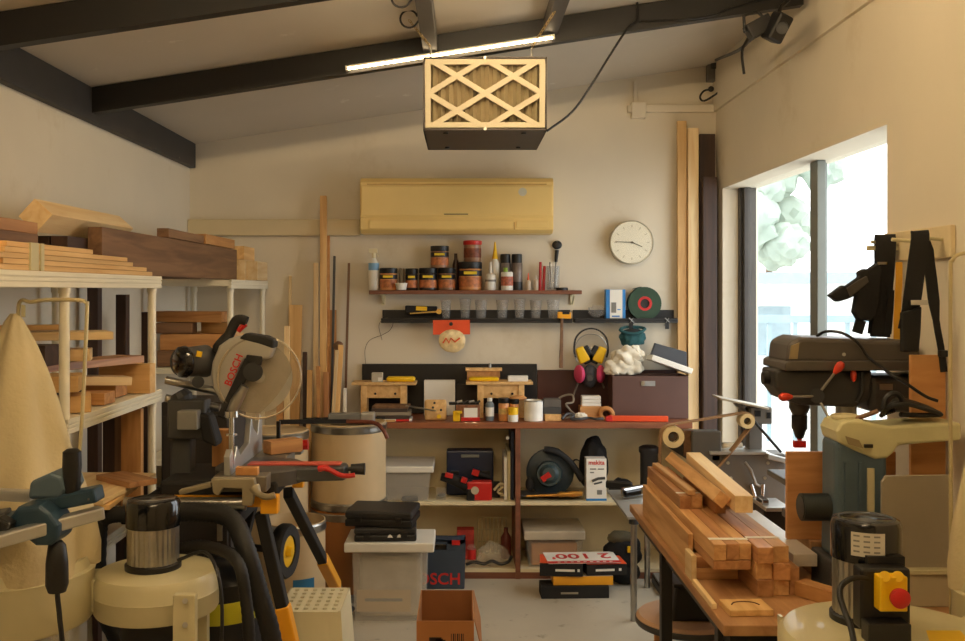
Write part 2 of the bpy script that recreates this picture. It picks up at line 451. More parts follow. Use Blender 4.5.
po.location = (1.72, (WY0+WY1)/2, (WZ0+WZ1)/2); po.rotation_euler = (0, math.pi/2, 0)

# ================================================================ up under the ceiling
# hanging air filter box
t = T('ceiling_air_filter', 'dark box air cleaner with pleated cream filter hung on chains from the ceiling', 'air filter', (.09, 4.23, 2.245))
x0, x1, y0, y1, z0, z1 = -.161, .339, 3.95, 4.515, 2.245, 2.54
BOXG = mat('air_filter_case', (66, 58, 54), .5, .2, var=.1)
g = t.g()
g.box((x0, y0, z0), (x1, y1, z0+.006)).box((x0, y0, z1-.006), (x1, y1, z1)).box((x0, y0, z0), (x0+.006, y1, z1)).box((x1-.006, y0, z0), (x1, y1, z1)).box((x0, y1-.006, z0), (x1, y1, z1))
t.part('case', g, BOXG, smooth=0)
fx0, fx1, fz0, fz1 = x0+.009, x1-.009, z0+.009, z1-.009
g = t.g(); n = 15; yy = y0+.016
pts = [(fx0+(fx1-fx0)*i/(2*n), yy+(.03 if i % 2 else 0)) for i in range(2*n+1)]
vs_, fs_ = [], []
for (x, y) in pts: vs_ += [(x, y, fz0), (x, y, fz1)]
for i in range(len(pts)-1): fs_.append((2*i, 2*i+2, 2*i+3, 2*i+1))
g.add(vs_, fs_); t.part('pleated_filter', g, mat('filter_pleat_paper', (164, 150, 118), .85, var=.08), smooth=0)
FM = mat('filter_frame_card', (196, 186, 160), .6, var=.03)
e = .022
yf0, yf1 = y0-.002, y0+.014
cx, cz = (fx0+fx1)/2, (fz0+fz1)/2
L_, R_, B_, Tp = fx0+.012, fx1-.012, fz0+.012, fz1-.012
q = (R_-L_)/4
g2 = t.g()
zq = (Tp-B_)/3
def lat(u0, v0, u1, v1):
    dy = .0007 if u1 > u0 else 0
    g2.beam((L_+u0*q, (yf0+yf1)/2-dy, B_+v0*zq), (L_+u1*q, (yf0+yf1)/2-dy, B_+v1*zq), .017, .022)
lat(.2, 3, 3.8, 0); lat(2.18, 3, 4, 1.5); lat(0, 1.5, 1.82, 0)
lat(3.8, 3, .2, 0); lat(1.82, 3, 0, 1.5); lat(4, 1.5, 2.18, 0)
g = t.g()
g.box((fx0, yf0-.001, fz0), (fx1, yf1, fz0+e)).box((fx0, yf0-.001, fz1-e), (fx1, yf1, fz1)).box((fx0, yf0-.001, fz0+e), (fx0+e, yf1, fz1-e)).box((fx1-e, yf0-.001, fz0+e), (fx1, yf1, fz1-e))
fr = t.part('filter_frame', g, FM, smooth=0, bev=.002)
t.part('lattice', g2, FM, fr, smooth=0)
for x in (x0+.09, x1-.09):
    for y in (y0+.07, y1-.09):
        t.part('bolt', t.g().cyl((x, y, z0-.006), (x, y, z0), .011, n=10), BLACK)
for z in (z0+.004, z1-.004):
    t.part('catch', t.g().cyl((cx, y0-.006, z), (cx, y0, z), .007, n=10), STEEL)
for x in (x0+.03, x1-.06):
    t.part('eye_hook', t.g().cyl((x, y0+.02, z1), (x, y0+.02, z1+.03), .003, n=8).ring((x, y0+.02, z1+.036), .008, .0025, (1, 0, 0), 12, 6), STEEL)
CHN = mat('brass_chain', (176, 150, 100), .4, .6)
def chain(label, a, b):
    g = G(); a, b = V(a), V(b); n = int((b-a).length/.016); d = (b-a)/n
    for i in range(n):
        p = a+d*(i+.5); x, y, z = frame_of(d); s = x if i % 2 else z
        pts = [p+d.normalized()*(.011*math.cos(k*math.pi/4))+s*(.0055*math.sin(k*math.pi/4)) for k in range(8)]
        g.tube(pts, .0016, 5, True)
    one('chain', label, 'chain', g, CHN, 'chains holding the air filter')
chain('brass chain from the hoop hook down to the air filter box', (x0+.03, y0+.02, z1+.045), P(409, 20, 3.8))
chain('brass chain from the air filter box up beside the second purlin', (x1-.06, y0+.02, z1+.045), P(566, -6, 3.8))
for (px, py, yh, lab) in ((409, 19, 3.8, 'black hoop hook on the ceiling where the air filter chain ends'), (401, -2, 3.5, 'black hoop hook on the ceiling above the one with the chain')):
    p = P(px, py, yh)
    g = G().tube([p+V((.034*math.cos(a), 0, .034*math.sin(a))) for a in [i*.35+.3 for i in range(16)]]+[p+V((.05, 0, .01))], .004, 7)
    g.tube([p+V((.034, 0, .01)), V((p.x+.05, yh, CZ(p.x+.05)-.002))], .004, 7)
    one('ceiling_hook', lab, 'hook', g, BLACK)
# cable of the filter and the cable along the beam
g = G().tube([P(547, 131, 4.05), P(572, 112, 4.1), P(592, 84, 4.12), P(612, 52, 4.14), P(628, 28, 4.16), P(637, 19, 4.18), P(637, 3, 4.18), V((PX(637, 4.18), 4.18, CZ(.74)-.006))], .005, 7, sm=5)
one('power_cord', 'thin black cord drooping from the air filter up to the roof beam', 'cord', g, BLACK)
g = G().tube([P(640, 21, 4.19), P(668, 20, 4.19), P(705, 17, 4.19), P(735, 7, 4.19), P(762, -1, 4.19), P(790, -6, 4.19)], .005, 7, sm=5)
one('beam_cable', 'black cable sagging along the roof beam towards the clip spotlight', 'cable', g, BLACK)
# clip spotlight, bracket, hook cable at the right-hand boxing
s0 = P(779, 26, 4.0)
t = T('clip_spotlight', 'black clip-on spotlight hanging at the ceiling above the window', 'spotlight', s0)
R = (.35, .35, .3)
t.part('lamp_head', t.g().box(s0+V((-.034, -.03, -.066)), s0+V((.034, .05, .05)), R, s0), BLACK, smooth=0, bev=.01)
t.part('lens', t.g().cyl(s0+V((-.0, -.04, -.02)), s0+V((.005, -.025, -.012)), .024), DGREY)
t.part('bracket_arm', t.g().tube([s0+V((0, .02, .04)), s0+V((.02, .04, .09)), s0+V((.06, .06, .125))], .009), BLACK)
c0 = P(757, 28, 4.05)
t.part('clamp', t.g().box(c0+V((-.045, -.03, -.03)), c0+V((.06, .03, .035)), (0, -.5, 0)).tube([c0+V((-.05, 0, -.02)), c0+V((-.055, 0, .05)), c0+V((.0, 0, .07)), c0+V((.05, 0, .02))], .007), BLACK, smooth=0, bev=.004)
g = G().tube([P(748, 38, 4.2), P(742, 52, 4.2), P(744, 74, 4.2)], .006, 7, sm=4).tube([P(757, 30, 4.2), P(745, 45, 4.35), P(735, 52, 4.6), P(716, 60, 5.5)], [.02, .018, .012, .008], 7, sm=4)
one('cable_tail', 'black bunched cable with a loose tail behind the clip spotlight', 'cable', g, BLACK)
t = T('ceiling_bracket', 'small dark metal bracket in the corner under the ceiling slope', 'bracket', P(712, 76, 5.8))
p = P(712, 66, 5.8)
t.part('plate', t.g().box(p+V((-.025, 0, -.09)), p+V((.025, .045, .03))), GREY, smooth=0, bev=.003)
t.part('clip', t.g().box(p+V((-.05, -.02, .02)), p+V((.03, .03, .045))).box(p+V((-.01, -.025, -.02)), p+V((.02, .0, .02))), DGREY, smooth=0, bev=.004)
g = G().tube([P(712, 89, 5.75), P(704, 91, 5.75), P(700, 97, 5.75), P(704, 101, 5.75), P(716, 94, 5.75), P(729, 84, 5.75)], .006, 7, sm=4).ball(P(711, 89, 5.75), .018, 2)
one('wall_hook_cable', 'short black cable curled round in the upper back corner', 'cable', g, BLACK)

# ================================================================ back wall fixtures
def Bx(px, Y): return PX(px, Y)
# air conditioner
YA = 5.63
x0, x1 = PX(360, YA), PX(553.5, YA); z0, z1 = PZ(233, YA), PZ(177, YA)
t = T('air_conditioner', 'long yellowed wall mounted air conditioner above the shelves', 'air conditioner', ((x0+x1)/2, 5.75, z0))
poly = [(YB, z0), (5.68, z0), (YA+.006, z0+.02), (YA+.006, z0+.088), (YA, z0+.092), (YA, z1-.03), (YA+.02, z1-.008), (YA+.05, z1), (YB, z1)]
t.part('housing', t.g().prism(poly, x0, x1, 'x'), AGED, smooth=0, bev=.006)
t.part('front_panel', t.g().box((x0+.006, YA-.006, z0+.098), (x1-.006, YA+.01, z1-.05)), AGED, smooth=0, bev=.005)
t.part('top_groove', t.g().box((x0+.04, YA-.0015, z1-.046), (x1-.04, YA+.01, z1-.038)), AGEDD, smooth=0)
lv = t.part('louvre', t.g().box((x0+.05, YA-.001, z0+.024), (x1-.23, YA+.012, z0+.074)), AGED, smooth=0, bev=.004)
t.part('hinge', t.g().box((x1-.228, YA-.003, z0+.02), (x1-.221, YA+.012, z0+.062)), AGEDD, lv, smooth=0)
t.part('end_flap', t.g().box((x1-.215, YA-.001, z0+.03), (x1-.03, YA+.012, z0+.07)), AGED, smooth=0, bev=.004)
t.part('badge', t.g().box((PX(444, YA), YA-.0075, z0+.104), (PX(468, YA), YA-.005, z0+.111)), mat('badge_grey', (130, 110, 70), .4), smooth=0)
t.part('sticker', t.g().cyl((PX(522.5, YA), YA-.0075, PZ(192, YA)), (PX(522.5, YA), YA-.005, PZ(192, YA)), .024), mat('sticker_white', (206, 200, 180), .5))
# trunking on the wall
g = G().box((XL+.001, YB-.06, PZ(236, YB)), (PX(360, YB)+.005, YB, PZ(220, YB)))
one('pipe_trunking', 'cream pipe trunking running along the wall beside the air conditioner', 'trunking', g, TRUNK, smooth=0, bev=.006)
# clock
c = P(631.5, 242.5, 5.8)
t = T('wall_clock', 'round white wall clock with thin grey hands', 'clock', c)
t.part('rim', t.g().lathe([(.125, .018), (.130, .015), (.130, -.03), (.125, -.03), (.125, .018)], c, 48, (0, -1, 0), cap=False), mat('clock_rim', (190, 180, 156), .4, .2))
t.part('dial', t.g().lathe([(.124, -.002), (.124, .012)], c, 48, (0, -1, 0)), mat('dial_cream', (248, 238, 212), .6, var=.02))
for i in range(12):
    a = i*math.pi/6; d = V((math.sin(a), 0, math.cos(a)))
    t.part('hour_mark', t.g().beam(c+d*.088+V((0, -.0135, 0)), c+d*.104+V((0, -.0135, 0)), .004, .002, (0, 1, 0)), mat('dial_mark', (190, 176, 146), .6), smooth=0)
for nm, dx, dz, w in (('minute_hand', -.098, .004, .004), ('hour_hand', .06, -.026, .006)):
    t.part(nm, t.g().beam(c+V((-dx*.12, -.018, -dz*.12)), c+V((dx, -.018, dz)), .003, w, (0, 1, 0)), mat('hand_grey', (96, 86, 70), .5), smooth=0)
t.part('hub', t.g().cyl(c+V((0, -.024, 0)), c+V((0, -.012, 0)), .006), MATS['hand_grey'])
t.part('cover_glass', t.g().lathe([(.1245, .014), (.1245, .016)], c, 48, (0, -1, 0)), GLASS)
# ================================================================ shelves on the back wall
YS = 5.77
def px_box(x0, x1, y0, y1, Y, d):
    """corners of a box whose front face, at depth Y, fills the pixel rectangle"""
    return V((PX(x0, Y), Y, PZ(y1, Y))), V((PX(x1, Y), Y+d, PZ(y0, Y)))
z_s1 = PZ(290.3, 5.69)
t = T('wall_shelf', 'long brown wooden wall shelf holding jars, bottles and spray cans', 'shelf', (PX(476, 5.69), 5.77, z_s1-.024))
t.part('shelf_board', t.g().box((PX(369, 5.69), 5.69, z_s1-.023), (PX(582, 5.69), YB, z_s1)), W_SHELF, smooth=0, bev=.003)
for px in (383, 573):
    x = PX(px, 5.8); g = t.g()
    g.box((x-.012, YB-.012, z_s1-.088), (x+.012, YB, z_s1-.023)).box((x-.012, YB-.12, z_s1-.031), (x+.012, YB, z_s1-.023))
    g.beam((x, YB-.01, z_s1-.08), (x, YB-.11, z_s1-.03), .008, .006)
    t.part('bracket', g, CREAMD, smooth=0)
LED = mat('ledge_black', (26, 24, 24), .5, var=.1)
def ledge(label, x0, x1):
    a, b = PX(x0, 5.73), PX(x1, 5.73); z0, z1 = PZ(323, 5.73), PZ(311, 5.73)
    t = T('picture_ledge', label, 'shelf', ((a+b)/2, 5.79, z0))
    t.part('base', t.g().box((a, 5.73, z0), (b, YB, z0+.014)), LED, smooth=0, bev=.002)
    t.part('front_lip', t.g().box((a, 5.73, z0+.014), (b, 5.745, PZ(318.3, 5.73))), LED, smooth=0, bev=.002)
    t.part('back_strip', t.g().box((a, YB-.012, z0+.014), (b, YB, z1+.004)), LED, smooth=0, bev=.002)
    return z0+.0148
zl = ledge('long black ledge under the brown shelf holding clear cups', 381, 572.5)
ledge('short black ledge holding the blue box and green tape roll', 575, 678)

LIDM = BLACK
LABY = mat('label_yellow', (240, 206, 40), .5, var=.02)
def vessel(name, label, cat, x0, x1, ytop, prof, m, Y=YS, zb=z_s1, group=None, ybot=None):
    """prof: list of (r fraction, h fraction) for the body"""
    a, b = PX(x0, Y), PX(x1, Y); r = (b-a)/2; c = V(((a+b)/2, Y, zb if ybot is None else PZ(ybot, Y))); h = PZ(ytop, Y)-c.z
    t = T(name, label, cat, c, group)
    t.part('body', t.g().lathe([(r*p, h*q) for p, q in prof], c, 20), m)
    return t, c, r, h
def jar(label, x0, x1, ytop, content, lid=BLACK, ybot=None, band=True, group='jars of stain and varnish', Y=YS, lab=None):
    t, c, r, h = vessel('jar', label, 'jar', x0, x1, ytop, [(.9, 0), (.97, .03), (.97, .72), (.9, .76)], content, ybot=ybot, group=group, Y=Y)
    t.part('lid', t.g().lathe([(r*.98, h*.76), (r, h*.78), (r, h*.98), (r*.94, h)], c, 20), lid)
    if band:
        t.part('label_band', t.g().lathe([(r*.985, h*.5), (r*.985, h*.70)], c, 20, cap=False), lab or BLACK)
        g = t.g(); n = 6
        w = .55*r
        g.box((c.x-w, c.y-r*1.01, c.z+h*.56), (c.x+w, c.y-r*.8, c.z+h*.66))
        t.part('brand_patch', g, LABY, smooth=0)
        # round picture on the front
        t.part('label_picture', t.g().lathe([(r*.985, h*.12), (r*.985, h*.46)], c, 20, cap=False), mat('jar_picture', (186, 112, 66), .5, var=.4, ns=40))
    return t
J_OR = mat('jar_amber', (218, 150, 90), .3, var=.2, ns=25)
J_DK = mat('jar_dark', (62, 50, 44), .3, var=.2, ns=25)
J_MX = mat('jar_mixed', (150, 112, 84), .3, var=.25, ns=25)
# spray bottle at the shelf end
t, c, r, h = vessel('spray_bottle', 'white spray bottle with pale blue band at the end of the brown shelf', 'bottle', 368.5, 379, 258, [(.9, 0), (1, .04), (1, .82), (.5, .95), (.42, 1)], WHITEP)
t.part('label_band', t.g().lathe([(r*1.02, h*.62), (r*1.02, h*.84)], c, 20, cap=False), BLUEL)
g = t.g().cyl(c+V((0, 0, h)), c+V((0, 0, h+.03)), r*.4).box(c+V((-.03, -.012, h+.03)), c+V((.022, .012, h+.055))).beam(c+V((.014, 0, h+.035)), c+V((.026, 0, h+.005)), .01, .006)
t.part('trigger_head', g, CREAMD, smooth=0, bev=.003)
jar('amber jar with black lid beside the white spray bottle', 379.5, 397.5, 268, J_OR, lab=BLACK)
t, c, r, h = vessel('jar', 'slim grey tube jar standing between two black-lidded jars', 'jar', 399, 404.5, 268, [(.95, 0), (1, .05), (1, .9), (.8, 1)], mat('tube_grey', (150, 140, 122), .5), Y=5.80)
t, c, r, h = vessel('dish', 'small white dish at the front of the brown shelf', 'dish', 395, 407.5, 283, [(.6, 0), (.8, .1), (1, 1), (.94, .98), (.7, .2), (0, .15)], WHITE, Y=5.72)
jar('dark squat jar just past the small white dish', 405.5, 418, 268.5, J_DK)
jar('dark jar carrying another jar, nearer the white dish', 419, 437.5, 268, J_DK)
jar('jar with pale contents, under the stacked jar and beside the brown bottle', 438, 455.5, 268, J_MX)
def zat(py, Y=YS): return PZ(py, Y)
jar('jar stacked on top of two others on the brown shelf', 430.5, 449, 246, J_MX, ybot=268)
t, c, r, h = vessel('bottle', 'slim dark brown bottle behind the large amber jar', 'bottle', 452.5, 459, 253.5, [(.9, 0), (1, .04), (1, .7), (.5, .85), (.5, 1)], mat('bottle_brown', (70, 44, 34), .3), Y=5.82)
jar('largest amber jar with black lid, under the red-lidded tub', 458.5, 482, 262, J_OR)
t, c, r, h = vessel('tub', 'small tub with a red lid on top of the largest amber jar', 'tub', 463.5, 481.5, 245, [(.9, 0), (.95, .05), (.95, 1)], J_MX, ybot=262)
t.part('lid', t.g().lathe([(r, h), (r*1.05, h+.004), (r*1.05, h+.022), (r*.95, h+.026)], c, 20), RED)
t.part('label_band', t.g().lathe([(r*.97, h*.25), (r*.97, h*.8)], c, 20, cap=False), mat('tub_label', (120, 60, 34), .5, var=.4, ns=50))
t, c, r, h = vessel('glue_bottle', 'white squeeze glue bottle with small dark label', 'bottle', 485.3, 495.8, 273, [(.9, 0), (1, .05), (1, .82), (.7, .95), (.3, 1)], WHITEP, Y=5.74)
t.part('nozzle', t.g().cyl(c+V((0, 0, h)), c+V((0, 0, PZ(262, 5.74)-c.z)), r*.34, r*.16), WHITEP)
t.part('label_band', t.g().lathe([(r*1.02, h*.5), (r*1.02, h*.62)], c, 20, cap=False), GREY)
t, c, r, h = vessel('glue_bottle', 'white glue bottle with pointed yellow nozzle behind the plain white one', 'bottle', 490.5, 499.5, 259, [(.95, 0), (1, .04), (1, .85), (.5, 1)], WHITEP, Y=5.80)
t.part('nozzle', t.g().lathe([(r*.7, h), (r*.55, h+.02), (r*.15, PZ(242, 5.81)-c.z)], c, 16), YELLOW)
t, c, r, h = vessel('tub', 'white tub with green striped label at the front of the shelf', 'tub', 501, 513, 272, [(.95, 0), (1, .04), (1, .95), (.9, 1)], WHITEP, Y=5.735)
t.part('label_band', t.g().lathe([(r*1.02, h*.25), (r*1.02, h*.75)], c, 20, cap=False), mat('label_red_brown', (176, 96, 70), .5, var=.5, ns=60))
t.part('cap', t.g().cyl(c+V((-.008, 0, h)), c+V((-.008, 0, h+.025)), r*.35), mat('lime_cap', (150, 190, 60), .4))
for (x0, x1, lab, Y) in ((500, 511, 'black-capped spray can half hidden behind the white tub', 5.805), (511.3, 522.5, 'black-capped spray can with grey print, standing clear of the tub', 5.79)):
    t, c, r, h = vessel('spray_can', lab, 'spray can', x0, x1, 262, [(.9, 0), (1, .03), (1, .94), (.8, 1)], mat('can_grey', (120, 108, 100), .35, .3, var=.3, ns=30), Y=Y, group='spray cans')
    t.part('cap', t.g().lathe([(r*.92, h*.96), (r*.92, PZ(254.5, Y)-c.z), (r*.8, PZ(254, Y)-c.z)], c, 18), BLACK)
    t.part('base_band', t.g().lathe([(r*1.02, .002), (r*1.02, h*.3)], c, 20, cap=False), BLACK)
t, c, r, h = vessel('glue_bottle', 'tiny clear bottle with an orange pointed tip', 'bottle', 525.5, 531, 280, [(.95, 0), (1, .05), (1, .85), (.4, 1)], mat('bottle_clearish', (214, 196, 172), .3))
t.part('nozzle', t.g().cyl(c+V((0, 0, h)), c+V((0, 0, PZ(273, YS)-c.z)), r*.4, r*.12), ORANGE)
t, c, r, h = vessel('glue_bottle', 'tiny pale bottle beside the orange-tipped one', 'bottle', 533.5, 538.5, 279, [(.95, 0), (1, .05), (1, .85), (.4, 1)], MATS['bottle_clearish'])
t.part('nozzle', t.g().cyl(c+V((0, 0, h)), c+V((0, 0, PZ(275, YS)-c.z)), r*.35, r*.12), WHITEP)
for (xa, xb, yb, lab) in ((540, 540.5, 262, 'red marker leaning upright beside the jar of pens'), (543.5, 544.5, 266, 'second red marker, touching the jar of pens')):
    g = G().cyl(V((PX(xa, 5.78), 5.78, z_s1)), V((PX(xb, 5.78), 5.78, PZ(yb, 5.78))), .009, .008, 12)
    one('marker', lab, 'marker', g, RED, 'red markers')
t, c, r, h = vessel('glass_jar', 'open clear jar full of silver and white pens', 'jar', 546, 560, 266, [(.85, 0), (.9, .03), (1, 1), (.94, 1), (.84, .06), (0, .05)], CUPM)
for i in range(6):
    a = i*1.05; d = V((math.cos(a), math.sin(a), 0))
    t.part('pen', t.g().cyl(c+d*r*.35+V((0, 0, .006)), c+d*r*.75+V((0, 0, h*(1+.08*(i % 3)))), .004, n=8), (STEEL, WHITEP, GREY)[i % 3])
t, c, r, h = vessel('bottle_stopper', 'flat black stopper lying on the brown shelf', 'stopper', 556, 568, 287.5, [(1, 0), (1, .8), (.9, 1)], BLACK, Y=5.73)
g = G().ball(P(557, 245, 5.835), (.03, .012, .026), 3).tube([P(557, 250, 5.835), P(556, 262, 5.835)], [.012, .009], 10)
t = T('scoop', 'black round-headed scoop hung on the wall above the pen jar', 'scoop', P(556, 262, 5.835))
g.b.free(); t.part('bowl', t.g().ball(P(557, 245, 5.835), (.03, .012, .026), 3), BLACK)
t.part('handle', t.g().tube([P(557, 250, 5.835), P(556, 262, 5.835)], [.012, .009], 10), BLACK)
t.part('hanging_nail', t.g().cyl(P(557, 241, 5.815), P(557, 241, 5.849), .004, n=8), STEEL)
# ---- on the black ledge
YL = 5.79
def cup(label, x0, x1, ytop):
    a, b = PX(x0, YL), PX(x1, YL); r = (b-a)/2; c = V(((a+b)/2, YL, zl)); h = PZ(ytop, YL)-zl
    g = G().lathe([(r*.7, 0), (r, h), (r*1.05, h), (r*.95, h-.003), (r*.66, .004), (0, .004)], c, 22)
    return one('plastic_cup', label, 'cup', g, CUPM, 'clear cups on the black ledge')
for i, (a, b, y) in enumerate(((440.5, 451.5, 300), (459.5, 471, 299), (474.5, 487.5, 300), (496, 508.5, 300), (513.5, 525.5, 299), (529.5, 542, 300), (546.5, 560, 300))):
    cup('clear plastic cup, '+('first', 'second', 'third', 'fourth', 'fifth', 'sixth', 'seventh')[i]+' along the black ledge from the orange packet side', a, b, y)
c = P(421, 310, 5.78)
t = T('tool_case', 'flat black tool case with yellow mark on the black ledge', 'case', (c.x, 5.79, zl+.05))
lo, hi = px_box(405, 437, 306, 314, 5.77, .06)
t.part('shell', t.g().box(lo, hi, (0, .03, 0)), BLACKM, smooth=0, bev=.006)
t.part('yellow_mark', t.g().box((PX(416, 5.768), 5.766, PZ(310.5, 5.768)), (PX(427, 5.768), 5.77, PZ(306.5, 5.768)), (0, .03, 0)), YELLOW, smooth=0)
g = G().beam(P(408, 316, 5.755), P(446, 313.5, 5.755), .012, .012)
one('spanner_bar', 'steel bar with gold tint resting along the black ledge lip', 'tool', G().beam(P(410, 313.5, 5.755), P(438, 311.5, 5.755), .01, .008).cyl(P(439, 311.5, 5.75), P(439, 311.5, 5.765), .016), mat('gold_steel', (190, 160, 90), .3, .8))
# packet hanging on the ledge
c = P(451.5, 336, 5.72)
t = T('hanging_packet', 'orange-topped clear packet hanging from the black ledge', 'packet', V((c.x, 5.71, PZ(353, 5.71))))
t.part('header_card', t.g().box((PX(433, 5.715), 5.71, PZ(334.5, 5.715)), (PX(470, 5.715), 5.716, PZ(320, 5.715)), (0, -.01, 0)), ORANGE, smooth=0)
t.part('pouch', t.g().ball(P(452, 341, 5.71), (.078, .014, .068), 3, .12, 3, 2), mat('packet_contents', (236, 208, 156), .25, var=.25, ns=30))
t.part('print', t.g().tube([P(443, 343, 5.694), P(446, 338, 5.694), P(449, 343, 5.694), P(451, 338, 5.694), P(455, 342, 5.694), P(460, 338, 5.694)], .005, 6), ORANGE)
t.part('hang_hook', t.g().cyl(P(451, 324, 5.70), P(451, 324, 5.73), .011), BLACK)
# hammer
t = T('hammer', 'claw hammer with brown handle and amber head hanging at the ledge end', 'hammer', P(561.5, 367, 5.715))
t.part('handle', t.g().beam(P(561, 368, 5.715), P(562, 318, 5.715), .024, .018, (0, 1, 0), .015), W_BROWN, smooth=0, bev=.004)
t.part('head', t.g().beam(P(557.5, 315, 5.715), P(571, 315.5, 5.715), .03, .038), AMBER, smooth=0, bev=.004)
t.part('hanging_nail', t.g().cyl(P(563, 318, 5.70), P(563, 318, 5.731), .004, n=8), STEEL)
t.part('claw', t.g().beam(P(562, 313, 5.715), P(569.5, 313, 5.715), .032, .016), BLACK, smooth=0, bev=.003)
# box, glass pieces, tape
lo, hi = px_box(606, 625.5, 289.5, 317, 5.765, .06)
lo.z = zl
t = T('product_box', 'blue and white carton standing on the short black ledge', 'box', (lo.x+.05, 5.79, zl))
t.part('carton', t.g().box(lo, hi), BLUE, smooth=0, bev=.001)
w = hi.x-lo.x
t.part('front_label', t.g().box((lo.x+w*.2, 5.7635, lo.z+.004), (hi.x-w*.16, 5.766, hi.z-.001)), PAPER, smooth=0)
t.part('window_print', t.g().box((lo.x+w*.27, 5.762, lo.z+.045), (lo.x+w*.52, 5.765, lo.z+.105)), GREY, smooth=0)
t.part('text_strip', t.g().box((lo.x+w*.3, 5.762, lo.z+.02), (hi.x-w*.3, 5.765, lo.z+.028)).box((lo.x+w*.58, 5.762, lo.z+.06), (hi.x-w*.26, 5.765, lo.z+.066)), BLUE, smooth=0)
c = P(644, 301, 5.79); r = 16.5*5.79/F
t = T('tape_roll', 'large dark green abrasive roll with red core on the ledge', 'roll', (c.x, 5.79, zl))
c.z = zl+r+.001
t.part('band', t.g().lathe([(r*.42, -.03), (r, -.03), (r, .03), (r*.42, .03), (r*.42, -.03)], c, 40, (0, -1, 0), cap=False), GREENT)
t.part('core_ring', t.g().lathe([(r*.28, -.028), (r*.43, -.028), (r*.43, .031), (r*.28, .031), (r*.28, -.028)], c, 28, (0, -1, 0), cap=False), RED)
t.part('core', t.g().lathe([(r*.28, -.02), (r*.28, .02)], c, 24, (0, -1, 0)), BLACK)
t.part('loose_end', t.g().beam(c+V((-.02, 0, r)), c+V((-.065, 0, r-.012)), .055, .003), GREENT)
g = G().ball(P(597, 311, 5.79), (.05, .03, .035), 3, .4, 3, 5, zl)
one('plastic_bag', 'crumpled clear plastic bag on the ledge beside the blue carton', 'bag', g, CUPM)
for px, lab in ((631, 'metal clip hook on the ledge above the teal cloth'), (667, 'metal clip hook on the ledge near its end')):
    t = T('clip_hook', lab, 'clip', P(px, 330, 5.72), 'clips hooked on the short black ledge')
    t.part('hanger_wire', t.g().tube([P(px-2, 318, 5.722), P(px+3, 323, 5.722), P(px-3, 326, 5.722), P(px+2, 318, 5.722)], .003, 6), STEEL)
    t.part('clamp', t.g().box(P(px-2, 329, 5.725), P(px+2, 323, 5.715)), BLACK, smooth=0)
# wire loop on the wall
g = G().tube([P(366, 367, 5.84), P(365, 350, 5.84), P(370, 340, 5.84), P(382, 335, 5.84), P(390, 330, 5.84), P(393, 322, 5.82), P(386, 318, 5.82), P(379, 325, 5.84), P(382, 340, 5.84)], .0016, 6, sm=5)
one('wire_loop', 'thin loose wire looped on the wall under the black ledge', 'wire', g, mat('wire_grey', (110, 96, 74), .5))
# ear defenders
YE = 5.74
t = T('ear_defenders', 'yellow ear defenders with black headband hanging below the short ledge', 'ear defenders', P(591, 372, YE))
arc = [P(591+17*math.cos(a), 346-17.5*math.sin(a)+(4 if a < 0 or a > math.pi else 0), YE) for a in [math.radians(-25+i*23) for i in range(11)]]
t.part('headband', t.g().strip(arc, .028, .008, (0, 1, 0), sm=3), BLACK)
t.part('wire_yoke', t.g().tube([P(577, 362, YE-.01), P(574, 350, YE-.01), P(580, 338, YE-.01), P(591, 334, YE-.01), P(602, 338, YE-.01), P(608, 350, YE-.01), P(605, 362, YE-.01)], .003, 6, sm=4), STEEL)
for s, px in ((-1, 583), (1, 599)):
    cc = P(px, 355, YE)
    R = (0, -s*.42, 0)
    x = V((math.cos(.42), 0, s*math.sin(.42)))*s
    up = V((-s*.41, 0, .91)); up = V((s*.41, 0, .91))
    g = t.g()
    ax = V((-s*.9, -.1, .42)).normalized()
    cup_ = t.part('ear_cup', t.g().beam(cc-up*.046+V((s*.004, 0, 0)), cc+up*.05+V((s*.004, 0, 0)), .07, .03, (0, 1, 0), .05, .03), YELLOW, smooth=0, bev=.012, seg=3)
    t.part('cushion', t.g().beam(cc-up*.05+V((-s*.024, 0, .002)), cc+up*.052+V((-s*.024, 0, .002)), .075, .02, (0, 1, 0), .055, .02), BLACK, cup_, smooth=0, bev=.008)
# respirator
YR = 5.745
t = T('respirator', 'grey half mask respirator with two pink filters hanging under the ear defenders', 'mask', P(590, 388, YR))
t.part('mask_body', t.g().ball(P(590, 376, YR), (.05, .04, .065), 3, .12, 2, 3), mat('mask_grey', (70, 70, 74), .6))
t.part('valve', t.g().cyl(P(590, 378, YR-.035), P(590, 378, YR-.055), .022, .018), DGREY)
for s, px in ((-1, 580), (1, 600)):
    d = V((s*.93, -.36, 0)).normalized(); p = P(px+s*.5, 374, YR-.02)
    t.part('filter', t.g().lathe([(.0, -.012), (.046, -.012), (.052, -.004), (.052, .008), (.042, .016), (0, .018)], p, 28, d), PINK)
    t.part('strap', t.g().tube([P(590+s*12, 383, YR-.01), P(590+s*14, 388, YR), P(590+s*(14 if s > 0 else 17), 397 if s < 0 else 386, YR)], .005, 6), mat('strap_grey', (110, 100, 90), .7))
# teal cloth bag hung from clip, rag, grey thing, crate come with the bench
t = T('cloth_pouch', 'teal cloth pouch hanging open from a clip hook under the ledge', 'pouch', P(632, 346, 5.72))
t.part('pouch', t.g().ball(P(632.5, 337.5, 5.73), (.075, .04, .055), 4, .3, 2.2, 9), TEALC)
t.part('rim', t.g().tube([P(620, 330, 5.70), P(628, 333, 5.685), P(638, 333, 5.685), P(645, 329, 5.70), P(638, 327, 5.73), P(626, 327, 5.73)], .009, 8, True, 3), TEALC)
t.part('opening', t.g().ball(P(632.5, 332, 5.70), (.05, .02, .02), 3), BLACKM)
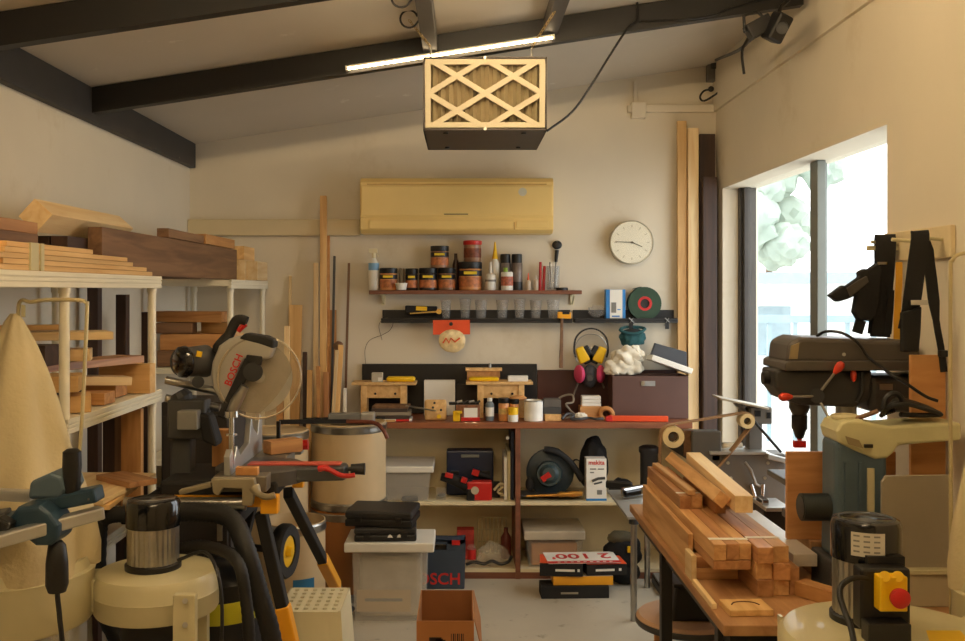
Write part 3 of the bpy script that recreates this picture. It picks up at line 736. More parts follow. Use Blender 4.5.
# ================================================================ the bench
YBF = 5.42
BZ = .867
bx0, bx1 = -.63, 1.27
t = T('workbench', 'long brown topped wall bench with cream shelves underneath', 'workbench', (.3, 5.63, 0))
t.part('worktop', t.g().box((bx0, YBF, BZ-.034), (bx1, YB-.001, BZ)), W_BENCH, smooth=0, bev=.003)
PANEL = mat('bench_cream_panel', (232, 216, 176), .55, var=.03)
dv0, dv1 = PX(515.5, YBF), PX(520.5, YBF)
t.part('divider', t.g().box((dv0, YBF+.003, .0), (dv1, YB-.002, BZ-.034)), W_SHELF, smooth=0)
for x in (bx0+.002, bx1-.022):
    t.part('side_panel', t.g().box((x, YBF+.01, 0), (x+.02, YB-.002, BZ-.034)), PANEL, smooth=0)
MZ = .425
for (a, b) in ((bx0+.022, dv0), (dv1, bx1-.022)):
    t.part('middle_shelf', t.g().box((a, YBF+.015, MZ-.02), (b, YB-.002, MZ)), PANEL, smooth=0, bev=.002)
    t.part('bottom_shelf', t.g().box((a, YBF+.015, .035), (b, YB-.002, .052)), PANEL, smooth=0)
    t.part('back_panel', t.g().box((a, YB-.012, .052), (b, YB-.003, MZ-.02)).box((a, YB-.012, MZ), (b, YB-.003, BZ-.034)), PANEL, smooth=0)
    t.part('plinth', t.g().box((a, YBF+.01, 0), (b, YBF+.03, .035)), W_SHELF, smooth=0)
MZ += .001; BZ += .0008
# boards behind the bench top
one('back_board', 'wide black board standing behind the bench jigs', 'board', G().box((PX(362, YB-.03), YB-.03, BZ), (PX(537, YB-.03), YB-.012, PZ(364, YB-.03))), mat('board_black', (24, 20, 18), .5, var=.1), smooth=0, bev=.002)
one('splash_board', 'low brown splash board between the black board and the crate', 'board', G().box((PX(537.5, YB-.03), YB-.03, BZ), (PX(688, YB-.03), YB-.012, PZ(370, YB-.03))), mat('splash_brown', (72, 36, 26), .4, var=.2, ns=6, coat=.2), smooth=0, bev=.002)
# bench jigs
def jig(label, x0, x1, ytop, ax0, ax1, legs, Y=5.60):
    z = PZ(ytop, Y); a, b = PX(x0, Y), PX(x1, Y)
    t = T('wooden_stand', label, 'stand', ((a+b)/2, Y+.08, BZ), 'low wooden stands on the bench')
    t.part('top_board', t.g().box((a, Y, z-.016), (b, Y+.15, z)), W_PINE, smooth=0, bev=.002)
    t.part('apron', t.g().box((PX(ax0, Y), Y+.02, PZ(398.5, Y)), (PX(ax1, Y), Y+.04, z-.016)), W_PINE, smooth=0, bev=.002)
    for px in legs:
        t.part('leg', t.g().box((PX(px-3, Y), Y+.012, BZ), (PX(px+3, Y), Y+.05, z-.016)), W_PINE, smooth=0, bev=.002)
        t.part('leg', t.g().box((PX(px-3, Y), Y+.1, BZ), (PX(px+3, Y), Y+.138, z-.016)), W_PINE, smooth=0, bev=.002)
    for px in (ax0+(ax1-ax0)*.25, ax0+(ax1-ax0)*.75):
        t.part('bolt', t.g().cyl((PX(px, Y), Y+.014, PZ(394, Y)), (PX(px, Y), Y+.02, PZ(394, Y)), .007, n=10), BLACK)
    return z
zj = jig('low wooden stand nearer the drums with a grey outlet and yellow tray', 351.5, 416, 382.5, 365, 405, (363.5, 403))
zk = jig('low wooden stand in mid bench with a lidded wooden box on top', 466, 533, 382, 481, 523, (480.5, 521.5))
t = T('outlet_box', 'small grey socket box on the low wooden stand', 'socket', (PX(377, 5.62), 5.64, zj))
t.part('case', t.g().box((PX(371.5, 5.62), 5.62, zj), (PX(382.5, 5.62), 5.67, PZ(373, 5.62))), mat('socket_grey', (186, 178, 160), .5), smooth=0, bev=.003)
t.part('face_plate', t.g().box((PX(378, 5.62), 5.617, zj+.006), (PX(382, 5.62), 5.62, PZ(377.5, 5.62))), WHITEP, smooth=0)
def banana(label, x0, x1, z, y0, y1, Y=5.63):
    lo, hi = V((PX(x0, Y), Y, z)), V((PX(x1, Y), Y+.07, PZ(y0, Y)))
    one('yellow_tray', label, 'tray', G().box(lo, hi), YELLOW, 'yellow trays on the wooden stands', smooth=30, bev=.014, seg=3)
banana('yellow rounded tray beside the grey socket box', 386, 415, zj, 377, 384)
banana('yellow rounded tray under the lidded wooden box', 469, 499, zk, 377.5, 383)
t = T('wooden_box', 'small brown wooden box on the mid bench stand above the yellow tray', 'box', (PX(483, 5.72), 5.73, zk))
Yq = 5.703
t.part('body', t.g().box((PX(467, Yq), Yq+.003, zk), (PX(500, Yq), Yq+.045, PZ(371, Yq))), W_OAK, smooth=0, bev=.002)
t.part('lid', t.g().box((PX(465.5, Yq), Yq-.01, PZ(371, Yq)), (PX(502, Yq), Yq+.05, PZ(368, Yq))), W_PINE, smooth=0, bev=.002)
t.part('peg', t.g().cyl((PX(490, Yq), Yq+.02, PZ(368, Yq)), (PX(490, Yq), Yq+.02, PZ(363.5, Yq)), .008), STEEL)
one('white_block', 'small white block on the end of the mid bench stand', 'block', G().box((PX(508, 5.63), 5.63, zk), (PX(528, 5.63), 5.68, PZ(376, 5.63))), PAPER, smooth=0, bev=.002)
# papers / sheets, left on the bench
PG = mat('paper_grey', (150, 138, 118), .7)
PD = mat('paper_dark', (70, 58, 50), .6)
z = BZ
for i, (x0, x1, dz, m, a, lab) in enumerate(((376, 412, .012, PAPER, .02, 'pale sheet at the bottom of the flat stack on the bench'), (378, 410, .02, PD, -.03, 'dark folder in the flat stack on the bench'), (374, 411, .018, PG, .04, 'grey folder above the dark one in the flat stack on the bench'),
        (372, 408, .02, PD, 0, 'dark grey folder near the top of the flat stack on the bench'), (373, 409, .012, W_BROWN, -.05, 'thin brown board topping the flat stack on the bench'))):
    cx = PX((x0+x1)/2, 5.5); wd = PX(x1, 5.5)-PX(x0, 5.5)
    one('folder', lab, 'folder', G().box((cx-wd/2, 5.46, z), (cx+wd/2, 5.598, z+dz), (0, 0, a)), m, smooth=0, bev=.002); z += dz+.0005
one('steel_rule', 'long pale steel rule lying across the flat stack towards the wood block', 'ruler', G().beam(P(406, 405.5, 5.47), P(436, 411, 5.44), .02, .006), STEEL, smooth=0)
board('pencil', 'yellow flat pencil lying at the bench front edge', 'pencil', V((PX(368, 5.45), 5.45, BZ+.006)), V((PX(395, 5.44), 5.44, BZ+.006)), .012, .01, W_PINE)
one('red_pen', 'red pen lying at the bench front edge beside the pencil', 'pen', G().cyl(V((PX(396, 5.44), 5.44, BZ+.008)), V((PX(409, 5.45), 5.45, BZ+.008)), .007, n=10), RED)
t = T('drill_guide', 'light wooden block with round corners and dark holes on the bench', 'block', (PX(435, 5.5), 5.52, BZ))
t.part('block', t.g().box((PX(424.5, 5.5), 5.5, BZ), (PX(446.5, 5.5), 5.54, PZ(400, 5.5))), W_PINE, smooth=0, bev=.014, seg=4)
for (px, py) in ((434.5, 403), (433, 407.5), (441, 410)):
    t.part('hole_bush', t.g().cyl(P(px, py, 5.498), P(px, py, 5.505), .007, n=12), BLACK)
t.part('knob', t.g().cyl(P(439, 416.5, 5.49), P(439, 416.5, 5.5), .012), YELLOW)
one('paper_ream', 'white carton block standing against the black board', 'carton', G().box((PX(424, 5.72), 5.72, BZ), (PX(455, 5.72), 5.78, PZ(380.5, 5.72))), PAPER, smooth=0, bev=.003)
one('dark_box', 'dark open box standing beside the white carton against the black board', 'box', G().box((PX(456.5, 5.73), 5.755, BZ), (PX(478, 5.73), 5.81, PZ(385, 5.73))), mat('dark_box', (48, 40, 36), .6), smooth=0, bev=.003)
t = T('screw_organiser', 'clear topped organiser box with red base and small drawers', 'organiser', (PX(470, 5.5), 5.52, BZ))
t.part('base', t.g().box((PX(461, 5.47), 5.47, BZ), (PX(480, 5.47), 5.56, PZ(417.5, 5.47))), RED, smooth=0, bev=.003)
t.part('label_card', t.g().box((PX(464, 5.475), 5.475, PZ(417.5, 5.475)), (PX(477.5, 5.475), 5.48, PZ(408, 5.475))), PAPER, smooth=0)
t.part('case', t.g().box((PX(456, 5.485), 5.485, PZ(417.5, 5.47)), (PX(480, 5.485), 5.56, PZ(405, 5.485))), mat('org_red_brown', (140, 90, 62), .4, var=.4, ns=40), smooth=0, bev=.003)
for i in range(4):
    t.part('drill_bit', t.g().cyl(P(457+i*6, 402+(i % 2)*1.5, 5.5), P(462+i*6, 401, 5.51), .007, n=8), (STEEL, BLACK)[i % 2])
t.part('bit_rail', t.g().box((PX(449, 5.5), 5.5, PZ(405, 5.5)), (PX(479, 5.5), 5.54, PZ(402.5, 5.5))), BLACK, smooth=0)
one('clamp_key', 'amber coloured clamp key lying on the bench before the organiser', 'tool', G().box((PX(453, 5.46), 5.46, BZ), (PX(460, 5.46), 5.48, PZ(411, 5.46))).cyl(P(457, 413, 5.45), P(462, 412, 5.45), .008), YELLOW, smooth=0, bev=.003)
def bottle(label, x0, x1, yt, body, capm, Y=5.5, nm='bottle'):
    t, c, r, h = vessel(nm, label, nm, x0, x1, yt, [(.92, 0), (1, .04), (1, .74), (.55, .84), (.5, .86)], body, Y=Y, zb=BZ)
    t.part('cap', t.g().lathe([(r*.6, h*.86), (r*.6, h), (r*.5, h)], c, 16), capm)
    t.part('label_band', t.g().lathe([(r*1.015, h*.2), (r*1.015, h*.6)], c, 20, cap=False), PAPER)
bottle('small blue grey bottle between the organiser and the amber jars', 485.5, 494, 398, mat('bottle_bluegrey', (120, 132, 140), .3), WHITEP)
def bjar(label, x0, x1, yt, Y=5.5, content=J_OR):
    t, c, r, h = vessel('jar', label, 'jar', x0, x1, yt, [(.93, 0), (1, .04), (1, .74), (.9, .78)], content, Y=Y, zb=BZ, group='paint jars on the bench')
    t.part('lid', t.g().lathe([(r*.97, h*.78), (r*1.02, h*.8), (r*1.02, h), (r*.95, h)], c, 20), BLACK)
    t.part('label_band', t.g().lathe([(r*1.01, h*.3), (r*1.01, h*.55)], c, 20, cap=False), mat('bench_jar_label', (214, 180, 110), .5, var=.3, ns=50))
bjar('amber jar with black lid standing on the bench beside the small blue bottle', 498.5, 509, 398)
bjar('amber jar with black lid standing on the bench beside the white tin', 509.5, 519, 399, 5.52)
t, c, r, h = vessel('tub', 'small yellow tub with white base in front of the amber jars', 'tub', 508, 518, 407.5, [(.95, 0), (1, .05), (1, .6), (1, 1)], YELLOW, Y=5.455, zb=BZ)
t.part('label_band', t.g().lathe([(r*1.02, 0.001), (r*1.02, h*.5)], c, 20, cap=False), PAPER)
t, c, r, h = vessel('paint_tin', 'white ribbed paint tin on the bench', 'tin', 524, 543, 400.5, [(.96, 0), (1, .02), (1, .3), (.985, .32), (.985, .62), (1, .64), (1, .96), (.97, 1), (.88, 1), (.88, .96), (0, .96)], WHITE, Y=5.5, zb=BZ)
t.part('rim', t.g().ring(c+V((0, 0, h)), r*.96, .004), STEEL)
one('orange_plane', 'orange brown wooden plane on the apron behind the jars', 'tool', G().ball(P(518, 398, 5.56), (.05, .03, .016), 3), W_PLY)
for i, (y0, y1, m, lab) in enumerate(((414, 422, W_PINE, 'pale wood block under two grey boxes on the bench'), (407, 414, DGREY, 'dark grey flat box between the wood block and the top grey box'), (399.5, 407, mat('box_grey', (96, 90, 84), .6), 'grey flat box on top beside the white tin'))):
    Y = 5.5; lo, hi = V((PX(544, Y), Y, PZ(y1, Y))), V((PX(561, Y), Y+.09, PZ(y0, Y)-.0005))
    if i == 0: lo.z = BZ; lo.y -= .02; hi.y -= .02; lo.x += .005
    one('flat_box', lab, 'box', G().box(lo, hi), m, smooth=0, bev=.002)
g = G().tube([P(555, 401, 5.66), P(563, 396, 5.66), P(572, 395, 5.64), P(573, 402, 5.6), P(566, 404, 5.58), P(570, 410, 5.6), P(574, 415, 5.56), P(566, 418, 5.5)], .006, 7, sm=5)
one('looped_cable', 'grey looped cable lying on the bench behind the flat boxes', 'cable', g, mat('cable_grey', (140, 128, 110), .5))
g = G().tube([P(562, 419, 5.47), P(567, 414, 5.5), P(574, 415, 5.5), P(571, 419, 5.46), P(580, 419, 5.45), P(588, 418, 5.48), P(597, 419, 5.45), P(603, 418.5, 5.46)], .008, 7, sm=4)
one('tangled_cord', 'dark tangled cord lying along the bench front', 'cord', g, DGREY)
one('work_glove', 'crumpled pale glove on the bench by the tangled cord', 'glove', G().ball(P(581, 416, 5.52), (.035, .025, .02), 3, .3, 3, 4), RAG)
one('wooden_box', 'orange brown wooden box under the stack of white tiles', 'box', G().box((PX(580, 5.6), 5.6, BZ), (PX(602, 5.6), 5.69, PZ(406.5, 5.6))), W_PLY, smooth=0, bev=.002)
for i in range(3):
    Y = 5.61; z0 = PZ(406.5, 5.6)+.0005+i*.0195
    one('white_tile', ('bottom', 'middle', 'top')[i]+' white tile of the three on the orange brown box', 'tile', G().box((PX(582, Y), Y, z0), (PX(601, Y), Y+.07, z0+.018)), PAPER, 'white tiles', smooth=0, bev=.003)
one('tape_ring', 'wooden ring lying against the orange brown box on the bench', 'ring', G().ring(P(606.5, 414, 5.58), .034, .014, (.3, 1, .25)), W_PLY)
# orange straight edge
t = T('orange_level', 'long bright orange level lying on the bench before the crate', 'level', (PX(637, 5.47), 5.47, BZ))
t.part('bar', t.g().beam(V((PX(610, 5.47), 5.47, BZ+.016)), V((PX(668, 5.45), 5.45, BZ+.016)), .03, .03), ORANGE, smooth=0, bev=.003)
t.part('end_grip', t.g().beam(V((PX(605.5, 5.47), 5.47, BZ+.013)), V((PX(612, 5.47), 5.47, BZ+.017)), .03, .024, w1=.034, h1=.036), REDT, smooth=0, bev=.003)
# crate
Y = 5.57
lo, hi = V((PX(612.5, Y), Y, BZ)), V((PX(688.5, Y), Y+.19, PZ(376, Y)))
t = T('storage_crate', 'brown open crate on the bench overflowing with rags', 'crate', ((lo.x+hi.x)/2, Y+.13, BZ))
w = .012
t.part('front', t.g().box(lo, (hi.x, lo.y+w, hi.z)), MAROON, smooth=0, bev=.003)
t.part('back', t.g().box((lo.x, hi.y-w, lo.z), hi), MAROON, smooth=0, bev=.003)
t.part('side', t.g().box((lo.x, lo.y+w, lo.z), (lo.x+w, hi.y-w, hi.z)), MAROON, smooth=0, bev=.002)
t.part('side', t.g().box((hi.x-w, lo.y+w, lo.z), (hi.x, hi.y-w, hi.z)), MAROON, smooth=0, bev=.002)
t.part('bottom', t.g().box((lo.x+w, lo.y+w, lo.z), (hi.x-w, hi.y-w, lo.z+w)), MAROON, smooth=0)
t.part('latch', t.g().box((PX(641, Y), Y-.006, PZ(386, Y)), (PX(655, Y), Y, PZ(381, Y))).cyl(P(643, 383.5, Y-.01), P(643, 383.5, Y), .012), STEEL, smooth=0)
g = G()
CL = [(628, 357, .09, .065, .062), (619, 367, .08, .06, .06), (631, 366, .07, .06, .07), (614.5, 372, .045, .05, .03), (635, 355, .05, .055, .05)]
for i, (px, py, a, b_, c_) in enumerate(CL):
    g.ball(P(px, py, 5.665), (a, b_, c_), 4, .42, 1.9, i*3.1, PZ(376, 5.57)+.002)
one('rag_heap', 'heap of crumpled white rags bulging out of the brown crate', 'rags', g, RAG)
g = G().beam(P(648, 359, 5.58), P(688, 373.5, 5.58), .16, .026)
t = T('file_case', 'white edged dark grey flat case leaning out of the crate', 'case', P(668, 366, 5.66))
t.part('tray', t.g().beam(P(649, 357, 5.60), P(689, 371, 5.60), .16, .032, (0, .05, 1)), WHITEP, smooth=0, bev=.004)
t.part('dark_lid', t.g().prism([(PX(655, 5.7), PZ(343, 5.7)), (PX(687, 5.7), PZ(352, 5.7)), (PX(687, 5.7), PZ(371, 5.7)), (PX(650, 5.7), PZ(357.5, 5.7))], 5.70, 5.73), mat('lid_grey', (62, 64, 70), .5), smooth=0, bev=.004)
t.part('catch', t.g().box(P(681.5, 369, 5.56), P(684, 366, 5.575)), BLACK, smooth=0)
# ================================================================ under the bench
def tub(name, label, x0, x1, y0, y1, Y, d, zb, lidh=.05, body=MILKY, over=.02, lidm=WHITEP, content=None, taper=.9, cat='storage box'):
    a, b = PX(x0, Y), PX(x1, Y); zt = PZ(y0, Y)
    t = T(name, label, cat, ((a+b)/2, Y+d/2, zb))
    cx, cy = (a+b)/2, Y+d/2; w, dd = (b-a)/2, d/2
    def loop(s, z): return [(cx-w*s, cy-dd*s, z), (cx+w*s, cy-dd*s, z), (cx+w*s, cy+dd*s, z), (cx-w*s, cy+dd*s, z)]
    g = t.g(); zc = zt-lidh
    g.add(loop(taper, zb)+loop(1, zc)+loop(.985, zc)+loop(taper-.02, zb+.004), [(3, 2, 1, 0)]+[(i, (i+1) % 4, 4+(i+1) % 4, 4+i) for i in range(4)]+[(4+i, 4+(i+1) % 4, 8+(i+1) % 4, 8+i) for i in range(4)]+[(8+i, 8+(i+1) % 4, 12+(i+1) % 4, 12+i) for i in range(4)]+[(12, 13, 14, 15)])
    t.part('tub', g, body, smooth=0, bev=.004)
    t.part('lid', t.g().box((a-over, Y-over, zc), (b+over, Y+d+over, zt)), lidm, smooth=0, bev=.006)
    return t, a, b, zt, zc
t, a, b, zt, zc = tub('storage_tub', 'white lidded tub on the middle shelf beside the tall drum', 382, 430, 466, 499, 5.44, .3, MZ, .035, MILKY)
t.part('clip', t.g().box((PX(402, 5.43), 5.425, MZ+.004), (PX(418, 5.43), 5.44, MZ+.03)), GREY, smooth=0)
t = T('tool_case', 'navy tool case standing upright on the middle shelf', 'case', (PX(470, 5.6), 5.63, MZ))
lo, hi = px_box(446.5, 493.5, 450.5, 499, 5.6, .1); lo.z = MZ
t.part('shell', t.g().box(lo, hi), NAVY, smooth=0, bev=.01)
t.part('handle', t.g().box((PX(461, 5.595), 5.588, PZ(457.5, 5.595)), (PX(479, 5.595), 5.6, PZ(454.5, 5.595))), mat('handle_grey_blue', (120, 120, 110), .5), smooth=0, bev=.003)
for px in (455, 486):
    t.part('latch', t.g().box((PX(px-4, 5.595), 5.59, PZ(478, 5.595)), (PX(px+4, 5.595), 5.6, PZ(471, 5.595))), BLACK, smooth=0, bev=.002)
t = T('angle_grinder', 'red and black cordless grinder lying before the navy tool case', 'power tool', (PX(468, 5.5), 5.5, MZ))
t.part('body', t.g().tube([P(441, 476.5, 5.5), P(452, 479, 5.5), P(462, 483, 5.5), P(470, 487, 5.5)], [.022, .03, .034, .04], 14), BLACKM)
t.part('red_band', t.g().box(P(445, 477, 5.49), P(453, 473.5, 5.46), (0, .2, 0)).box(P(461, 482, 5.49), P(467, 478, 5.455), (0, .3, 0)), RED, smooth=0, bev=.003)
t.part('battery', t.g().box((PX(467, 5.46), 5.46, MZ), (PX(492, 5.46), 5.53, PZ(482, 5.46))), RED, smooth=0, bev=.008)
t.part('battery_cap', t.g().box((PX(466.5, 5.458), 5.458, MZ), (PX(475, 5.458), 5.55, PZ(489, 5.458))), BLACK, smooth=0, bev=.006)
t.part('dial', t.g().cyl(P(475, 490.5, 5.455), P(475, 490.5, 5.462), .022), STEEL)
t = T('drill_driver', 'dark cordless drill behind the red grinder battery', 'power tool', (PX(483, 5.58), 5.58, MZ))
t.part('body', t.g().cyl(P(474, 472, 5.57), P(490, 477, 5.57), .017, .015), BLACKM)
t.part('red_band', t.g().box(P(472, 475, 5.57), P(479, 470, 5.545), (0, .3, 0)), RED, smooth=0)
t.part('handle', t.g().box((PX(488, 5.57), 5.54, MZ), (PX(500, 5.57), 5.57, PZ(481, 5.57))), BLACKM, smooth=0, bev=.006)
g = G().tube([P(494, 490, 5.52), P(500, 484, 5.52), P(504, 486, 5.52), P(498, 492, 5.52), P(506, 496, 5.5)], .008, 7, sm=4)
one('wire_coil', 'small cream wire coil on the middle shelf beside the upright panels', 'wire', g, CREAM)
t = T('screw_tray', 'clear plastic tray with screws under the grinder body', 'tray', (PX(447, 5.5), 5.5, MZ))
t.part('tray', t.g().box((PX(436, 5.48), 5.48, MZ), (PX(446, 5.48), 5.54, PZ(489, 5.48))), CLEARP, smooth=0, bev=.004)
t.part('screws', t.g().ball(P(441, 495, 5.51), (.02, .02, .012), 3, .5, 6, 1, MZ+.002), STEEL)
for i, (px, m, y, lab) in enumerate(((505.5, PAPER, 457, 'pale thin panel standing on edge in the bench bay'), (508.7, CREAM, 451, 'cream thin panel standing on edge beside the divider'), (512.3, NAVY, 431, 'tall navy panel standing on edge against the bench divider'))):
    one('thin_panel', lab, 'panel', G().box((PX(px-1.4, 5.5), 5.48, MZ), (PX(px+1.4, 5.5), 5.78, PZ(y, 5.5))), m, smooth=0)
one('panel_knob', 'small white knob hanging from the upright panels', 'knob', G().ball(P(507.5, 438, 5.47), .011, 2), WHITEP)
# lower left bay
t = T('carry_case', 'slate blue power tool carry case with red lettering standing on the floor', 'case', (PX(445, 5.24), 5.29, 0))
lo, hi = px_box(401, 464.5, 541, 591, 5.24, .11); lo.z = 0
x0, x1, zt = lo.x, hi.x, hi.z
g = t.g().box((x0, 5.24, 0), (x1, 5.35, zt-.05)).box((x0, 5.24, zt-.05), (PX(424, 5.24), 5.35, zt)).box((PX(446, 5.24), 5.24, zt-.05), (x1, 5.35, zt)).box((x0, 5.24, zt-.022), (x1, 5.35, zt))
t.part('shell', g, SLATE, smooth=0, bev=.006)
t.part('latch', t.g().box((PX(452, 5.235), 5.232, PZ(545, 5.235)), (PX(460, 5.235), 5.24, PZ(540.5, 5.235))), RED, smooth=0)
t.text('lettering', 'BOSCH', (PX(434, 5.238), 5.2385, PZ(579.5, 5.238)), (math.pi/2, 0, 0), .086, REDT, sx=1.02)
# right of it : red carton, jar, bags on the bottom shelf
one('red_carton', 'red and white carton standing on the bottom shelf', 'carton', G().box((PX(457, 5.62), 5.62, .0535), (PX(474, 5.62), 5.70, PZ(530, 5.62))), mat('carton_red', (186, 60, 50), .6, var=.5, ns=14), smooth=0)
t, c, r, h = vessel('glass_jar', 'small clear jar with red label before the red carton', 'jar', 467, 476, 545, [(.95, 0), (1, .05), (1, .9), (.8, 1)], CLEARP, Y=5.52, zb=.0535)
t.part('label_band', t.g().lathe([(r*1.02, h*.3), (r*1.02, h*.8)], c, 20, cap=False), REDT)
g = G().ball(P(493, 557, 5.55), (.085, .06, .08), 4, .35, 2.5, 3, .0535)
one('plastic_bag', 'bulging clear plastic bag on the bottom shelf beside the divider', 'bag', g, MILKY)
one('small_bottle', 'small brown bottle behind the bulging plastic bag', 'bottle', G().lathe([(.028, 0), (.03, .01), (.03, .12), (.012, .15), (.012, .175)], V((PX(506, 5.66), 5.66, .0535)), 18), mat('bottle_brown_red', (110, 50, 36), .4))
one('wire_basket', 'cream wire basket standing at the back of the bottom shelf', 'basket', (lambda g: [g.tube([V((PX(478+i*4, 5.74), 5.74, .058)), V((PX(478+i*4, 5.74), 5.74, .27))], .004, 6) for i in range(8)] and [g.tube([V((PX(478, 5.74), 5.74, .058+j*.07)), V((PX(506, 5.74), 5.74, .058+j*.07))], .004, 6) for j in range(4)] and g)(G()), CREAM)
one('cable_coil', 'black cable lying in a coil at the front of the bottom shelf', 'cable', G().tube([P(466, 564.5, 5.46), P(474, 562, 5.46), P(484, 564, 5.46), P(492, 561, 5.46), P(500, 564, 5.46), P(508, 562, 5.46), P(512, 556, 5.46)], .009, 8, sm=4), BLACK)
# right bay, middle shelf : circular saw
YC = 5.52
t = T('circular_saw', 'dark teal circular saw resting on its base plate in the bench bay', 'power tool', (PX(553, YC), YC, MZ))
t.part('base_plate', t.g().box((PX(520.5, YC), YC-.05, MZ+.02), (PX(581, YC), YC+.09, MZ+.028)), DGREY, smooth=0, bev=.002)
t.part('blade_guard', t.g().lathe([(.0, -.02), (.125, -.02), (.135, -.01), (.135, .012), (.12, .02), (0, .02)], P(550, 472, YC+.06), 36, (0, -1, 0)), mat('saw_guard_dark', (52, 62, 66), .42))
t.part('motor', t.g().cyl(P(549, 474, YC+.03), P(549, 474, YC-.07), .075, .066).cyl(P(549, 474, YC-.07), P(549, 474, YC-.09), .055, .035), mat('saw_teal_dark', (44, 60, 62), .45))
t.part('handle', t.g().tube([P(544, 449, YC), P(557, 452, YC), P(568, 460, YC), P(576, 470, YC), P(582, 480, YC)], [.016, .02, .02, .022, .018], 12, sm=3), BLACKM)
t.part('front_knob', t.g().ball(P(530, 484, YC-.02), (.026, .026, .04), 3), BLACKM)
t.part('label_plate', t.g().box(P(541, 480, YC-.094), P(551, 474, YC-.088), (0, -.6, 0)), RED, smooth=0)
one('chisel', 'brass chisel with turned handle lying before the circular saw', 'chisel', G().cyl(P(526, 496, 5.455), P(557, 495, 5.455), .006, .008).lathe([(.008, 0), (.016, .02), (.012, .05), (.018, .09), (.012, .14), (0, .145)], P(557, 494.5, 5.455), 16, (1, 0, .04)), mat('brass', (200, 146, 66), .3, .7))
# black bag, white carton
g = G().ball(P(594, 462, 5.64), (.085, .07, .14), 4, .18, 2.2, 6, MZ)
t = T('tool_bag', 'black soft bag standing behind the white carton', 'bag', (PX(594, 5.64), 5.64, MZ))
g.o = t.loc; g.b.free(); g = t.g().ball(P(594, 465, 5.64), (.082, .07, .16), 4, .15, 2.2, 6, MZ)
t.part('bag', g, STRAPM)
t.part('strap', t.g().strip([P(583, 466, 5.61), P(578, 460, 5.61), P(573, 462, 5.61), P(576, 474, 5.61), P(584, 486, 5.60)], .022, .005, (0, 1, 0), sm=4), STRAPM)
Y = 5.46
t = T('product_carton', 'white power tool carton with red lettering and blue base', 'carton', (PX(596.5, Y), Y+.04, MZ))
lo, hi = px_box(586.5, 606.5, 459, 499, Y, .09); lo.z = MZ
t.part('carton', t.g().box(lo, hi), PAPER, smooth=0)
t.part('base_band', t.g().box((lo.x-.001, Y-.0015, MZ), (hi.x+.001, Y+.01, MZ+.012)), BLUE, smooth=0)
t.text('lettering', 'makita', ((lo.x+hi.x)/2, Y-.001, PZ(462.7, Y)), (math.pi/2, 0, 0), .034, REDT)
t.part('picture', t.g().tube([P(592, 481, Y-.001), P(598, 478.5, Y-.001), P(605, 478, Y-.001)], .008, 6).tube([P(594, 484, Y-.001), P(602, 482, Y-.001)], .005, 6), DGREY)
for i, (py, a_, b_) in enumerate(((469, 590, 596), (469, 598, 604), (472.5, 590, 594), (492, 597, 602))):
    t.part('print_block', t.g().box((PX(a_, Y), Y-.0015, PZ(py+(2.5 if i == 3 else .6), Y)), (PX(b_, Y), Y+.001, PZ(py-(2 if i == 3 else .6), Y))), GREY, smooth=0)
one('canister', 'dark upright cylinder at the far end of the middle shelf', 'cylinder', G().lathe([(.046, 0), (.05, .01), (.05, .24), (.058, .25), (.058, .275), (.04, .285), (0, .286)], V((PX(649, 5.6), 5.6, MZ)), 24), mat('flask_dark', (40, 36, 34), .5))
one('tool_pouch', 'small black pouch lying on the middle shelf behind the steel plate', 'pouch', G().ball(P(621, 487, 5.62), (.07, .05, .05), 3, .2, 2, 3, MZ), STRAPM)
# lower right : clear tub with brown contents, bags
t, a, b, zt, zc = tub('storage_tub', 'clear lidded tub with brown contents in the lower bench bay', 526, 583, 531, 570, 5.46, .3, .0535, .05, CLEARP, .012, mat('lid_clear_grey', (190, 180, 160), .3))
t.part('contents', t.g().box((a+.03, 5.476, .06), (b-.03, 5.72, PZ(543, 5.476))), mat('tub_brown_contents', (206, 146, 88), .7), smooth=0, bev=.01)
# floor : cartons
Y0 = 5.08
def carton(label, x0, x1, y0, y1, Y, d, zb, side, top, rz=0, txt=None, tm=PAPER, h=None):
    a, b = PX(x0, Y), PX(x1, Y); h = h or (PZ(y0, Y)-PZ(y1, Y)); w = b-a
    t = T('tool_carton', label, 'carton', ((a+b)/2, Y+d/2, zb))
    t.part('sleeve', G().box((-w/2, -d/2, 0), (w/2, d/2, h)), side, smooth=0, bev=.002)
    t.part('top_face', G().box((-w/2+.001, -d/2+.001, h), (w/2-.001, d/2-.001, h+.001)), top, smooth=0)
    if txt:
        for k, (u, s, wd) in enumerate(txt):
            p = t.part('print', G().box((u-wd/2, -d/2-.0012, h*.38), (u+wd/2, -d/2+.001, h*.38+s)), tm, smooth=0)
    t.o.rotation_euler = (0, 0, rz)
    return t, h
t, h = carton('long black carton on the floor, lowest of the boxes before the bench', 541, 609, 586, 598, 5.08, .12, 0, BLACKM, BLACKM, .03, [(-.03, .01, .09)], mat('print_grey', (150, 140, 124), .5))
t, h2 = carton('orange and silver flat carton on top of the long black carton in the floor pile', 553, 613, 579, 588, 5.10, .13, h+.001, AMBER, mat('carton_silver', (176, 166, 150), .5), .02, None); h2 = h2
zc2 = h+h2+.003
t, h3 = carton('black carton with orange top and white print, end nearer the cardboard box', 541, 584, 566, 579, 5.09, .17, zc2, BLACKM, ORANGE, -.08, [(.02, .012, .1), (.09, .014, .012)], PAPER)
t, h4 = carton('black carton with orange top, end nearer the steel leg', 585, 626, 566, 577, 5.11, .16, zc2, BLACKM, ORANGE, .1, [(-.01, .012, .1), (.07, .014, .014)], PAPER)
zf = zc2+max(h3, h4)+.002
t = T('flyer', 'white flyer with red lettering lying on the black cartons', 'flyer', (PX(582, 5.16), 5.2, zf))
